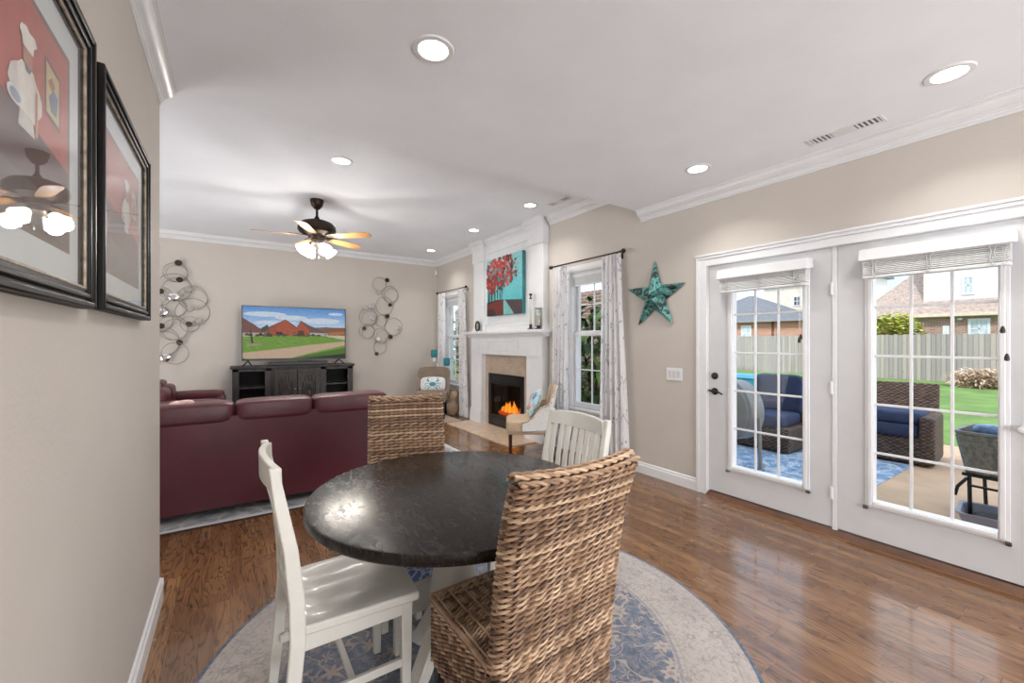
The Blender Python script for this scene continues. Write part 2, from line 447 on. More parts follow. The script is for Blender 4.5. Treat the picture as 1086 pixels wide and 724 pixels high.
def m_curtain():
    k = NT('sheer_leaf_print_curtain'); v = k.obj(); 
    t = k.scale(v, (1, 1, .6)); d = k.voro(t, 26); 
    sp = k.step(d[0], .34, .24)
    st = k.step(k.voro(k.scale(v, (1, 1, .22)), 9, 'DISTANCE_TO_EDGE')[0], .03, .012)
    msk = k.step(k.noise(v, 7, 2)[0], .46, .56)
    p = k.math('MULTIPLY', k.math('MAXIMUM', k.math('MULTIPLY', sp, .8), k.math('MULTIPLY', st, .7)), msk)
    col = k.mix(k.math('MULTIPLY', p, .8), srgb(252, 252, 253), srgb(158, 158, 166))
    k.fin(col, .8)
    tl = k.n('ShaderNodeBsdfTranslucent'); k.set(tl.inputs[0], col)
    tr = k.n('ShaderNodeBsdfTransparent')
    m1 = k.n('ShaderNodeMixShader'); m1.inputs[0].default_value = .42
    k.t.links.new(k.b.outputs[0], m1.inputs[1]); k.t.links.new(tl.outputs[0], m1.inputs[2])
    m2 = k.n('ShaderNodeMixShader'); m2.inputs[0].default_value = .18
    k.t.links.new(m1.outputs[0], m2.inputs[1]); k.t.links.new(tr.outputs[0], m2.inputs[2]); k.t.links.new(m2.outputs[0], k.out.inputs[0])
    return k.m
M_curtain = m_curtain()
M_linen = pm('tan_linen', (196, 172, 146), .85, var=.06, vs=40, bump=.3, bs=260)
M_linen2 = pm('taupe_linen', (130, 114, 100), .85, var=.06, vs=40, bump=.3, bs=260)
M_whitefab = pm('white_pattern_fabric', (228, 228, 226), .85, var=.06, vs=60, bump=.2, bs=200)
M_nail = pm('dark_nailhead', (70, 62, 54), .3, .9)
M_darkwood = pm('mahogany_leg', (58, 24, 18), .35, var=.2)
M_navy = pm('navy_outdoor_cushion', (48, 60, 92), .8, var=.12, vs=9, bump=.3, bs=40)
M_teal = pm('teal_shade_fabric', (44, 126, 134), .7, var=.12, vs=30)
M_grass = pm('lawn_grass', (112, 142, 70), .95, var=.16, vs=1.2, bump=.6, bs=60)
M_patio = pm('patio_concrete', (206, 172, 140), .8, var=.06, vs=3, bump=.2, bs=60)
M_siding = None

# ================================================================ structure
W = 3.577; XL = -.325; YE = 2.90; YF = 8.2; XLL = -3.8; YB = -3.6
CD = 2.74; CL = 3.06; TW = .16
struct('floor', MB().box(XLL-.2, W+.16, YB-.2, YF+.2, -.12, 0), M_floor)
def wall_x(name, x0, x1, y0, y1, z0, z1, holes, mat):
    """wall of constant X with rectangular holes (y0,y1,z0,z1)"""
    ys = sorted({y0, y1, *[h[0] for h in holes], *[h[1] for h in holes]}); mb = MB()
    for a, b in zip(ys, ys[1:]):
        hs = sorted([h for h in holes if h[0] <= a+1e-6 and h[1] >= b-1e-6], key=lambda h: h[2])
        z = z0
        for h in hs:
            if h[2] > z: mb.box(x0, x1, a, b, z, h[2])
            z = h[3]
        if z < z1: mb.box(x0, x1, a, b, z, z1)
    return struct(name, mb, mat, smooth=0)
W2 = (3.36, 4.00, .55, 2.24); W1 = (7.11, 7.75, .55, 2.24)
wall_x('wall_right', W, W+TW, YB, YF, 0, CL+.1, [(.245, 2.165, -.0, 2.062), W2, W1, (5.02, 5.98, .03, .85)], M_wall)
struct('wall_far', MB().box(XLL-TW, W+TW, YF, YF+TW, 0, CL+.1), M_wall)
struct('wall_left', MB().box(XL-TW, XL, YB, YE-TW, 0, CL).box(XLL, XL, YE-TW, YE, 0, CL+.05), M_wall)
struct('wall_side', MB().box(XLL-TW, XLL, YE-TW, YF, 0, CL+.1), M_wall)
struct('wall_back', MB().box(XL-TW, W+TW, YB-TW, YB, 0, CL), M_wall)
struct('ceiling', MB().box(XL-TW, W+TW, YB, YE, CD, CL).box(XLL-TW, W+TW, YE, YF+TW, CL, CL+.12).box(XLL-TW, W+TW, YE-.02, YE, CL, CL+.12), M_ceil)
# pitched roof over the house: shades the patio outside the doors
struct('roof', MB().prism([(4.25, 3.10), (-1.0, 6.0), (-6, 3.2), (-6, 3.35), (-1.0, 6.18), (4.30, 3.26)], YB-.4, YF+.5, XZ), pm('roof_shingle', (110, 96, 86), .9, var=.2, vs=20), smooth=0)
# crown mouldings
def crown_prof(h, d):
    return [(0, 0), (d, 0), (d, -h*.10), (d*.88, -h*.11), (d*.88, -h*.19), (d*.80, -h*.20), (d*.74, -h*.36), (d*.58, -h*.50), (d*.38, -h*.58), (d*.30, -h*.60), (d*.30, -h*.70), (d*.20, -h*.74), (d*.16, -h*.84), (d*.09, -h*.86), (d*.09, -h), (0, -h)]
def crown_y(name, x, sx, z, y0, y1, h=.105, d=.095):
    return struct(name, MB().prism([(x+sx*a, z+b) for a, b in crown_prof(h, d)], y0, y1, XZ), M_trim, smooth=25)
def crown_x(name, y, sy, z, x0, x1, h=.105, d=.095):
    return struct(name, MB().prism([(y+sy*a, z+b) for a, b in crown_prof(h, d)], x0, x1, lambda a, b, dd: (dd, a, b)), M_trim, smooth=25)
crown_y('trim_1', W, -1, CD, YB, YE)
crown_y('trim_2', XL, 1, CD, YB, YE, .095, .075)
crown_y('trim_3', W, -1, CL, YE+.0, 4.43)
crown_y('trim_4', W, -1, CL, 6.44, YF)
crown_x('trim_5', YF, -1, CL, XLL, W)
crown_y('trim_6', XLL, 1, CL, YE, YF)
# baseboards
def base_prof(h=.115, t=.016): return [(0, 0), (t, 0), (t, h*.72), (t*.55, h*.8), (t*.55, h*.93), (0, h)]
struct('baseboard_right', MB().prism([(W-a, b) for a, b in base_prof()], 2.26, 4.45, XZ).prism([(W-a, b) for a, b in base_prof()], 6.47, YF, XZ).prism([(W-a, b) for a, b in base_prof()], YB, .16, XZ), M_trim)
struct('baseboard_left', MB().prism([(XL+a, b) for a, b in base_prof()], YB, YE+.016, XZ).prism([(YE+a, b) for a, b in base_prof()], XLL, XL+.016, lambda a, b, d: (d, a, b)), M_trim)
struct('baseboard_far', MB().prism([(YF-a, b) for a, b in base_prof()], XLL, W, lambda a, b, d: (d, a, b)), M_trim)

# ---------------------------------------------------------------- patio doors
tr7 = MB()
tr7.box(W-.018, W, 2.163, 2.232, 0, 2.122); tr7.box(W-.026, W, 2.232, 2.262, 0, 2.122)
tr7.box(W-.018, W, .182, .247, 0, 2.122); tr7.box(W-.026, W, .152, .182, 0, 2.122)
tr7.box(W-.017, W, .247, 2.163, 2.060, 2.122); tr7.box(W-.027, W, .152, 2.262, 2.122, 2.146); tr7.box(W-.036, W, .147, 2.267, 2.146, 2.165)
tr7.box(W, W+TW, 2.158, 2.172, 0, 2.06); tr7.box(W, W+TW, .238, .252, 0, 2.06); tr7.box(W, W+TW, .24, 2.17, 2.057, 2.070)
tr7.box(W+.006, W+.07, 1.190, 1.220, .03, 2.06)
struct('trim_7', tr7, M_trim, bevel=.003)
struct('trim_8', MB().prism([(W-.03, 0), (W+TW, 0), (W+TW, .034), (W+.01, .034), (W-.02, .012)], .235, 2.165, XZ), pm('door_threshold_wood', (92, 58, 38), .5, var=.2))
def patio_door(name, ya, yb, g0, g1, hinge_y=None):
    x0, x1 = W+.012, W+.057; za, zb = .046, 2.055; gz0, gz1 = .305, 1.935
    fz0, fz1 = gz0-.042, gz1+.042; f0, f1 = g0-.045, g1+.045
    d = empty(name, (W+.03, (ya+yb)/2, .04)); tag(d, kind='structure')
    slab = MB().box(x0, x1, ya, f0+.02, za, zb).box(x0, x1, f1-.02, yb, za, zb).box(x0, x1, f0+.02, f1-.02, za, fz0+.02).box(x0, x1, f0+.02, f1-.02, fz1-.02, zb)
    build('slab', slab, M_door, d, world=True)
    fr = MB()
    for t, e in ((.012, .045), (.020, .028)):
        o = .045-e
        fr.box(x0-t, x1+t, f0+o*0, g0, fz0, fz1) if t == .012 else fr.box(x0-t, x1+t, g0-.028, g0-.006, gz0-.028, gz1+.028)
        fr.box(x0-t, x1+t, g1, f1, fz0, fz1) if t == .012 else fr.box(x0-t, x1+t, g1+.006, g1+.028, gz0-.028, gz1+.028)
        fr.box(x0-t, x1+t, g0, g1, fz0, gz0) if t == .012 else fr.box(x0-t, x1+t, g0, g1, gz0-.028, gz0-.006)
        fr.box(x0-t, x1+t, g0, g1, gz1, fz1) if t == .012 else fr.box(x0-t, x1+t, g0, g1, gz1+.006, gz1+.028)
    build('glazing_frame', fr, M_trim, d, world=True, bevel=.003)
    build('glass_pane', MB().box(W+.033, W+.036, g0, g1, gz0, gz1), M_glass, d, world=True, smooth=0)
    gr = MB(); xm0, xm1 = W+.020, W+.032
    for i in (1, 2):
        y = g0+(g1-g0)*i/3; gr.box(xm0, xm1, y-.008, y+.008, gz0, gz1)
    for j in range(1, 5):
        z = gz0+(gz1-gz0)*j/5; gr.box(xm0+.001, xm1-.001, g0, g1, z-.008, z+.008)
    build('muntin_grid', gr, M_trim, d, world=True, bevel=.002)
    for y, s in ((f0+.005, 1), (f1-.005, -1)):
        build('blind_bracket', MB().box(x0-.030, x0, y-.012, y+.012, fz0-.012, fz0-.002).box(x0-.030, x0-.024, y-.012, y+.012, fz0-.014, fz0+.012), M_steel, d, world=True)
    if hinge_y is not None:
        for z in (1.76, 1.045, .29):
            build('hinge', MB().lathe([(.007, -.045), (.009, -.043), (.009, .043), (.007, .045)], 10, (x0-.006, hinge_y, z)).box(x0-.003, x0, hinge_y-.015, hinge_y+.015, z-.045, z+.045), M_trim, d, world=True)
    return d
d1 = patio_door('door_1', 1.222, 2.156, 1.405, 1.935, 1.222)
d2 = patio_door('door_2', .254, 1.188, .435, .985)
R90 = Matrix.Rotation(-pi/2, 4, 'Y')
lk = build('deadbolt', MB().lathe([(.031, 0), (.031, .008), (.026, .016), (.010, .018)], 24, M=T(W+.012, 2.10, 1.072) @ R90).box(-.004, .004, -.014, .014, .016, .03, T(W+.012, 2.10, 1.072) @ R90), M_blackplastic, d1, world=True)
hd = MB().lathe([(.031, 0), (.031, .007), (.022, .016), (.012, .018), (.011, .045)], 24, M=T(W+.012, 2.10, .935) @ R90)
hd.tube([(W-.035, 2.10, .935), (W-.040, 2.08, .938), (W-.040, 2.045, .936), (W-.038, 2.02, .927), (W-.036, 2.005, .918)], [.011, .010, .008, .007, .006], 10)
hd.tube([(W+.010, 2.13, .935), (W+.004, 2.155, .94)], [.01, .006], 8)
build('lever_handle', hd, M_blackplastic, d1, world=True)
build('lever_handle', MB().lathe([(.028, 0), (.028, .01), (.018, .02), (.016, .05)], 20, M=T(W+.012, .33, .90) @ R90).pillow((W-.045, .325, .90), (.03, .07, .035), .6), M_trim, d2, world=True, label='small white handle at the frame edge')

# ---------------------------------------------------------------- blinds of the doors
M_cord = pm('cord_white', (200, 200, 198), .7)
M_tassel = pm('dark_wood_tassel', (48, 34, 28), .4)
def blind(y0, y1, label):
    t = thing('window_blind', label, 'blind', (W-.04, (y0+y1)/2, 1.78))
    build('headrail', MB().prism([(W-.105, 1.915), (W-.092, 1.99), (W-.04, 1.995), (W+.010, 1.995), (W+.010, 1.93), (W-.09, 1.912)], y0, y1, XZ), M_trim, t, world=True, bevel=.003)
    for k in range(9):
        z = 1.914-k*.0108
        mb = MB(); n = 6
        a0, a1 = y0+.018, y1-.018
        mb.prism([(W-.082, z-.001), (W-.076, z+.002), (W-.052, z+.003), (W-.022, z-.001), (W-.022, z-.005), (W-.052, z-.004), (W-.078, z-.0065), (W-.083, z-.005)], a0, a1, XZ)
        build('slat', mb, M_blind, t, world=True, smooth=0)
    build('bottom_rail', MB().box(W-.082, W-.022, y0+.018, y1-.018, 1.797, 1.815), M_blind, t, world=True, bevel=.003)
    for f in (.12, .5, .88):
        y = y0+(y1-y0)*f
        tb = MB()
        for dy in (-.012, .012):
            tb.tube([(W-.086, y+dy, 1.912), (W-.090, y+dy*.4, 1.87), (W-.086, y+dy, 1.84), (W-.090, y+dy*.3, 1.81), (W-.086, y, 1.795)], .0022, 5)
        build('ladder_cord', tb, M_cord, t, world=True)
    for dy, zz in ((.045, 1.45), (.030, 1.30)) if y0 < 1 else ((.045, 1.42), (.055, 1.395)):
        y = y0+dy
        c = build('pull_cord', MB().tube([(W-.09, y, 1.90), (W-.092, y+.004, 1.7), (W-.09, y, zz)], .0016, 5), M_cord, t, world=True)
        build('tassel', MB().lathe([(.003, .025), (.007, .018), (.011, 0), (.010, -.012), (.004, -.016)], 12, (W-.09, y, zz-.01)), M_tassel, c, world=True)
    return t
blind(1.335, 2.022, 'white horizontal blind drawn up on the door with the black lever handle')
blind(.362, 1.037, 'white horizontal blind drawn up on the fixed door pane showing the fence')

# ---------------------------------------------------------------- sash windows
def sash_window(name, w):
    y0, y1, z0, z1 = w; d = empty(name, (W, (y0+y1)/2, z0)); tag(d, kind='structure')
    cs = MB()
    cs.box(W-.02, W, y1, y1+.06, z0-.02, z1+.075).box(W-.02, W, y0-.06, y0, z0-.02, z1+.075).box(W-.022, W, y0-.06, y1+.06, z1, z1+.085)
    cs.box(W, W+TW, y1-.012, y1+.0, z0, z1).box(W, W+TW, y0, y0+.012, z0, z1).box(W, W+TW, y0, y1, z1-.012, z1)
    build('casing', cs, M_trim, d, world=True, bevel=.003)
    build('sill', MB().box(W-.05, W+TW, y0-.08, y1+.08, z0-.022, z0+.006).box(W-.018, W, y0-.06, y1+.06, z0-.10, z0-.022), M_trim, d, world=True, bevel=.004)
    zm = 1.47
    for (a, b, x, nm) in ((z0+.01, zm+.03, W+.035, 'lower_sash'), (zm-.02, z1-.012, W+.075, 'upper_sash')):
        f = MB(); q = .045
        f.box(x, x+.035, y0+.012, y0+.012+q, a, b).box(x, x+.035, y1-.012-q, y1-.012, a, b).box(x, x+.035, y0+.05, y1-.05, a, a+q+.02).box(x, x+.035, y0+.05, y1-.05, b-q, b)
        s = build(nm, f, M_trim, d, world=True, bevel=.003)
        build('glass_pane', MB().box(x+.016, x+.019, y0+.05, y1-.05, a+q, b-q), M_glass, s, world=True, smooth=0)
        ym = (y0+y1)/2; zz = (a+b)/2
        build('muntin_grid', MB().box(x+.01, x+.026, ym-.007, ym+.007, a+q, b-q).box(x+.011, x+.025, y0+.05, y1-.05, zz-.007, zz+.007), M_trim, s, world=True)
    return d
sash_window('window_1', W1); sash_window('window_2', W2)
for (y0, y1, z0, z1), lb in ((W1, 'white blind gathered at the top of the window behind the taupe armchair'), (W2, 'white blind gathered at the top of the window between fireplace and star')):
    t = thing('window_blind', lb, 'blind', (W+.02, (y0+y1)/2, z1-.16))
    build('headrail', MB().box(W+.005, W+.03, y0+.014, y1-.014, z1-.055, z1-.013), M_trim, t, world=True, bevel=.003)
    for k in range(9): build('slat', MB().box(W+.004, W+.032, y0+.018, y1-.018, z1-.066-k*.010, z1-.061-k*.010), M_blind, t, world=True, smooth=0)
    build('bottom_rail', MB().box(W+.004, W+.032, y0+.018, y1-.018, z1-.168, z1-.152), M_trim, t, world=True)

# ---------------------------------------------------------------- curtains and rods
def curtain(y0t, y1t, y0b, y1b, zt, zb, folds, label, ph=0):
    x = W-.085
    def fn(u, v):
        y = (y0t+(y1t-y0t)*u)*(1-v)+(y0b+(y1b-y0b)*u)*v
        a = .018+.016*v; q = 2*pi*folds*u+ph+.5*sin(3*v+u*4)
        s = sin(q); xx = x+a*s+.006*sin(q*2.3+v*5)
        return (xx, y, zt+(zb-zt)*v), (-1, -.6*cos(q), 0)
    mb = MB().sheet(fn, int(folds*12), 22, .0015)
    c = one('curtain', mb, M_curtain, label, 'curtain', smooth=80)
    return c
def rod(y0, y1, z, label):
    t = thing('curtain_rod', label, 'curtain rod', (W-.085, (y0+y1)/2, z))
    x = W-.085
    build('pole', MB().tube([(x, y0, z), (x, y1, z)], .009, 10), M_bronze, t, world=True)
    for y, s in ((y0, -1), (y1, 1)):
        build('finial', MB().lathe([(.008, 0), (.014, .004), (.010, .012), (.020, .022), (.027, .038), (.022, .054), (.006, .064)], 14, M=T(x, y, z, rx=-s*pi/2)), M_bronze, t, world=True)
        yb = y-s*.05
        build('bracket', MB().tube([(W, yb, z-.03), (W-.04, yb, z-.03), (x, yb, z-.012)], .006, 6).box(W-.006, W, yb-.015, yb+.015, z-.06, z), M_bronze, t, world=True)
    return t
rod(3.11, 4.26, 2.355, 'dark curtain rod over the window between fireplace and star')
rod(6.76, 7.95, 2.365, 'dark curtain rod over the corner window behind the taupe armchair')
curtain(3.965, 4.25, 3.99, 4.25, 2.335, .02, 5, 'sheer printed curtain hanging between the fireplace and its neighbouring window', .4)
curtain(3.12, 3.385, 3.01, 3.42, 2.335, .02, 5, 'sheer printed curtain hanging nearest the teal star', 1.2)
curtain(7.63, 7.93, 7.65, 7.95, 2.345, .02, 5, 'sheer printed curtain in the room corner behind the teal shades', 2.2)
curtain(6.77, 7.03, 6.64, 6.95, 2.345, .02, 5, 'sheer printed curtain hanging just past the far fireplace leg', 3.0)

# ================================================================ dining set
def m_seat(): return M_chairwhite
def white_chair(label, loc, rz, group=None):
    t = thing('dining_chair', label, 'chair', loc, rz)
    w = .205
    # seat, saddle shaped, front at +y
    def top(u, v):
        x = (u-.5)*2; y = (v-.5)*2
        hw = .215+.012*y; yy = y*.205+(.012*(1-x*x) if y > 0 else 0)*y
        dip = .012*math.exp(-((x-.42)**2/.10+(y+.15)**2/.30))+.012*math.exp(-((x+.42)**2/.10+(y+.15)**2/.30))
        edge = .006*(max(abs(x), abs(y))**10)
        return (x*hw, yy, .462-dip-edge), (0, 0, 1)
    build('seat', MB().sheet(top, 26, 26, .030), M_chairwhite, t, bevel=.006, smooth=50)
    # back posts (one piece with the rear legs), bowed backwards
    prof = [(-.235, 0), (-.215, .2), (-.195, .43), (-.198, .56), (-.215, .72), (-.245, .88), (-.262, .985)]
    wid = [.034, .040, .046, .046, .042, .036, .026]
    for s in (-1, 1):
        x0, x1 = (s*w, s*(w+.030)) if s > 0 else (-w-.030, -w)
        poly = [(y+wd_/2, z) for (y, z), wd_ in zip(prof, wid)]+[(y-wd_/2, z) for (y, z), wd_ in reversed(list(zip(prof, wid)))]
        build('back_post', MB().prism(poly, x0, x1, YZ), M_chairwhite, t, bevel=.005, smooth=50)
    def arcslab(z0, z1, y, sag, th):
        def fn(u, v):
            x = (u-.5)*2*w; yy = y-sag*(1-(2*u-1)**2)-(.03)*((z0+(z1-z0)*v)-z0)
            return (x, yy, z0+(z1-z0)*v+(.012*(1-(2*u-1)**2)*v)), (0, 1, 0)
        return MB().sheet(fn, 16, 3, th)
    build('top_rail', arcslab(.905, .978, -.235, .030, .024), M_chairwhite, t, bevel=.004)
    build('lower_rail', arcslab(.545, .585, -.188, .022, .020), M_chairwhite, t, bevel=.003)
    for k in range(8):
        u = (k+.5)/8; x = (u-.5)*2*w*.97; sg = (1-(2*u-1)**2)
        y0 = -.190-.022*sg; y1 = -.238-.030*sg
        pts = []
        for v in (0, .25, .5, .75, 1):
            z = .575+(.915-.575)*v; y = y0+(y1-y0)*v+.008*sin(pi*v)
            pts.append((y, z))
        poly = pts+[(y-.011, z) for y, z in reversed(pts)]
        build('slat', MB().prism(poly, x-.016, x+.016, YZ), M_chairwhite, t, bevel=.002)
    for s in (-1, 1):
        x0, x1 = s*.165, s*.205
        lo = .012
        a, b = min(x0, x1), max(x0, x1)
        vs = [(a+lo, .150, 0), (b-lo*.2, .150, 0), (b-lo*.2, .180, 0), (a+lo, .180, 0), (a, .146, .43), (b, .146, .43), (b, .188, .43), (a, .188, .43)]
        build('leg', MB().add(vs, [(0, 3, 2, 1), (4, 5, 6, 7), (0, 1, 5, 4), (1, 2, 6, 5), (2, 3, 7, 6), (3, 0, 4, 7)]), M_chairwhite, t, bevel=.004)
        build('apron', MB().box(s*.192-.010, s*.192+.010, -.18, .155, .375, .434), M_chairwhite, t, bevel=.003)
        build('stretcher', MB().box(s*.190-.008, s*.190+.008, -.21, .16, .185, .215), M_chairwhite, t, bevel=.003)
    build('apron', MB().box(-.17, .17, .155, .175, .375, .434), M_chairwhite, t, bevel=.003)
    build('apron', MB().box(-.20, .20, -.19, -.172, .375, .434), M_chairwhite, t, bevel=.003)
    build('stretcher', MB().box(-.19, .19, -.03, -.01, .190, .210), M_chairwhite, t, bevel=.003)
    return t
chA = white_chair('white slatted wooden dining chair between the picture wall and the table', (.365, 1.69, .006), -pi/2)
chB = dup(chA); chB.location = (1.285, 1.68, .006); chB.rotation_euler = (0, 0, pi/2-.02)
chB['label'] = 'white slatted wooden dining chair with its back to the patio doors'
for o in (chA, chB): o['group'] = 'white slatted dining chairs'

# ---- wicker chair
def twine(mb, path, rn, rv, sr, nper, ph=0, spp=7, closed=True, up=Vector((0, 0, 1))):
    """two strands twisted round each other along path(s)->(point, normal); vertical = up"""
    N = nper*spp
    for k in (0, pi):
        pts = []
        for i in range(N if closed else N+1):
            s = i/N; p, n = path(s); f = 2*pi*nper*s+k+ph
            pts.append(Vector(p)+Vector(n)*rn*cos(f)+up*rv*sin(f))
        mb.col = (random.random(), 0, 0, 1); mb.cc = True
        mb.tube(pts, sr, 5, closed)
def rrect(hx, hy, r):
    """rounded rectangle perimeter: s in 0..1 -> (x,y),(nx,ny), uniform in length"""
    a, b = 2*(hx-r), 2*(hy-r); q = pi*r/2; L = 2*a+2*b+4*q
    segs = [('l', (-hx+r, -hy), (1, 0), a, (0, -1)), ('c', (hx-r, -hy+r), -pi/2, q), ('l', (hx, -hy+r), (0, 1), b, (1, 0)), ('c', (hx-r, hy-r), 0, q),
            ('l', (hx-r, hy), (-1, 0), a, (0, 1)), ('c', (-hx+r, hy-r), pi/2, q), ('l', (-hx, hy-r), (0, -1), b, (-1, 0)), ('c', (-hx+r, -hy+r), pi, q)]
    def f(s):
        d = (s % 1)*L
        for g in segs:
            ln = g[3]
            if d <= ln+1e-9:
                if g[0] == 'l': return (g[1][0]+g[2][0]*d, g[1][1]+g[2][1]*d), g[4]
                an = g[2]+d/r; return (g[1][0]+r*cos(an), g[1][1]+r*sin(an)), (cos(an), sin(an))
            d -= ln
        return (-hx+r, -hy), (0, -1)
    return f, L
def wicker_chair(label, loc, rz):
    t = thing('wicker_chair', label, 'chair', loc, rz)
    hw, hd = .222, .225
    # ---- back: leaning, scooped
    zb0, zb1 = .40, 1.015
    def yc(z):
        q = (z-.45)/.57; return -.195-.075*max(0, q)-.045*max(0, q-.55)**2*4
    hb = lambda z: hw+.004-.004*(z-.45)
    th = .036
    core = MB()
    rings = []
    for k in range(13):
        z = zb0+(zb1-zb0)*k/12; f, L = rrect(hb(z)-.010, th-.010, .024)
        sc = lambda x, z=z: -.020*(1-(x/hw)**2)*max(0, min(1, (z-.45)/.4))
        rings.append([(f(i/36)[0][0], f(i/36)[0][1]+yc(z)+sc(f(i/36)[0][0]), z) for i in range(36)])
    core.rings(rings)
    build('back_core', core, M_wick_dark, t)
    wv = MB(); nrow = 36
    for k in range(nrow):
        z = zb0+.01+(zb1-zb0-.02)*k/(nrow-1)
        f, L = rrect(hb(z)-.004, th-.004, .028)
        def path(s, z=z, f=f):
            (x, y), (nx, ny) = f(s)
            return (x, y+yc(z)-.020*(1-(x/hw)**2)*max(0, min(1, (z-.45)/.4)), z), (nx, ny, 0)
        twine(wv, path, .0050, .0034, .0043, round(L/.058), ph=random.uniform(-.22, .22), spp=9)
    # rolled top edge with lashings
    ztop = zb1+.006
    for j, (dy, dz) in enumerate(((-.030, -.008), (-.012, .004), (.010, .005), (.029, -.006))):
        def path(q, dy=dy, dz=dz):
            x = (q-.5)*2*(hb(1.0)-.004)
            return (x, yc(1.0)+dy-.020*(1-(x/hw)**2), ztop+dz+.010*(x/hw)**2), (0, 1, 0)
        twine(wv, path, .0050, .0040, .0050, 7, ph=j*1.3, spp=10, closed=False)
    build('backrest', wv, M_wick, t, smooth=60)
    # ---- seat box: skirt rows
    zs0, zs1 = .265, .475
    sk = MB(); f, L = rrect(hw-.010, hd-.010, .02)
    core = MB(); core.rings([[(f(i/40)[0][0], f(i/40)[0][1], z) for i in range(40)] for z in (zs0+.004, zs1-.008)])
    build('seat_core', core, M_wick_dark, t)
    f, L = rrect(hw-.004, hd-.004, .024); nrow = 16
    for k in range(nrow):
        z = zs0+(zs1-zs0-.006)*k/(nrow-1)
        def path(s, z=z, f=f):
            (x, y), (nx, ny) = f(s); return (x, y, z), (nx, ny, 0)
        twine(sk, path, .0050, .0034, .0042, round(L/.058), ph=random.uniform(-.22, .22), spp=9)
    build('seat_skirt', sk, M_wick, t, smooth=60)
    # seat top: rows of short strands across wider ribs running front to back
    tp = MB()
    nr = 30
    for k in range(nr):
        y = -hd+.030+(2*hd-.045)*k/(nr-1)
        def path(s, y=y): return ((s-.5)*2*(hw-.012), y, zs1-.002+.004*sin(pi*s)), (0, 0, 1)
        twine(tp, path, .0045, .0040, .0036, 9, ph=pi*(k % 2), closed=False, up=Vector((0, 1, 0)))
    for k in range(9):
        x = (k/8-.5)*2*(hw-.02)
        tp.col = (.75, 0, 0, 1); tp.tube([(x, -hd+.02+(2*hd-.03)*i/8, zs1+.004+.002*sin(i*2.0+k)) for i in range(9)], .004, 6)
    for s in (-1, 1):
        tp.col = (.55, 0, 0, 1); tp.tube([(s*(hw-.004), -hd+.02, zs1), (s*(hw-.004), 0, zs1+.002), (s*(hw-.004), hd-.02, zs1)], .008, 8)
    tp.tube([(-hw+.01, hd-.004, zs1), (0, hd-.003, zs1+.002), (hw-.01, hd-.004, zs1)], .008, 8)
    build('seat', tp, M_wick, t, smooth=60)
    for sx in (-1, 1):
        for sy in (-1, 1):
            x, y = sx*(hw-.032), sy*(hd-.032)
            build('leg', MB().box(x-.019, x+.019, y-.019, y+.019, 0, zs0+.03), M_blackwood, t, bevel=.003)
    return t
wkA = wicker_chair('woven rattan dining chair nearest the camera, seen from behind', (.800, 1.170, .006), .01)
wkB = dup(wkA); wkB.location = (.815, 2.245, .006); wkB.rotation_euler = (0, 0, radians(163.5))
wkB['label'] = 'woven rattan dining chair across the table in front of the burgundy sofa'
for o in (wkA, wkB): o['group'] = 'rattan dining chairs'

# ---- table
tb = thing('dining_table', 'round dining table with scuffed black top on a white pedestal', 'table', (.79, 1.63, .006))
build('tabletop', MB().lathe([(.02, .724), (.55, .724), (.568, .716), (.576, .722), (.580, .730), (.580, .752), (.577, .758), (.570, .760), (.02, .760)], 96, (0, 0, -.006)), M_table, tb, smooth=30)
build('pedestal', MB().lathe([(.20, .70), (.20, .715), (.12, .69), (.085, .62), (.080, .50), (.088, .42), (.10, .34), (.10, .16), (.085, .12), (.05, .11)], 40, (0, 0, 0)), M_chairwhite2, tb)
for k in range(4):
    a = radians(200+90*k)
    poly = [(.06, .26), (.10, .25), (.16, .16), (.215, .07), (.24, .045), (.24, 0), (.19, 0), (.17, .035), (.12, .10), (.06, .13)]
    build('foot', MB().prism(poly, -.03, .03, XZ, T(rz=a)), M_chairwhite2, tb, bevel=.006)
# ---- low stool with printed cushion under the table
def m_floral():
    k = NT('blue_white_floral_fabric'); v = k.obj()
    e = k.step(k.voro(v, 24, 'DISTANCE_TO_EDGE')[0], .10, .04); d = k.step(k.voro(v, 38)[0], .35, .2)
    return k.fin(k.mix(k.math('MAXIMUM', e, k.math('MULTIPLY', d, .8)), srgb(96, 124, 178), srgb(214, 220, 232)), .85)
st = thing('low_stool', 'low white stool with blue and white floral cushion under the table', 'stool', (.685, 1.90, .006), .05)
build('seat_frame', MB().box(-.105, .105, -.105, .105, .15, .285), M_chairwhite2, st, bevel=.012)
build('seat_rim', MB().box(-.115, .115, -.115, .115, .285, .300), M_chairwhite2, st, bevel=.006)
build('cushion', MB().pillow((0, 0, .322), (.225, .225, .05), .3), m_floral(), st, smooth=60)
for sx in (-1, 1):
    for sy in (-1, 1): build('leg', MB().box(sx*.085-.016, sx*.085+.016, sy*.085-.016, sy*.085+.016, 0, .16), M_chairwhite2, st, bevel=.003)
# ---- round rug
one('round_rug', MB().lathe([(.01, 0), (1.176, 0), (1.178, .004), (1.170, .006), (.01, .006)], 120, (.969, 1.688, 0)), M_rug, 'large round faded blue and beige floral rug under the dining table', 'rug', smooth=0)

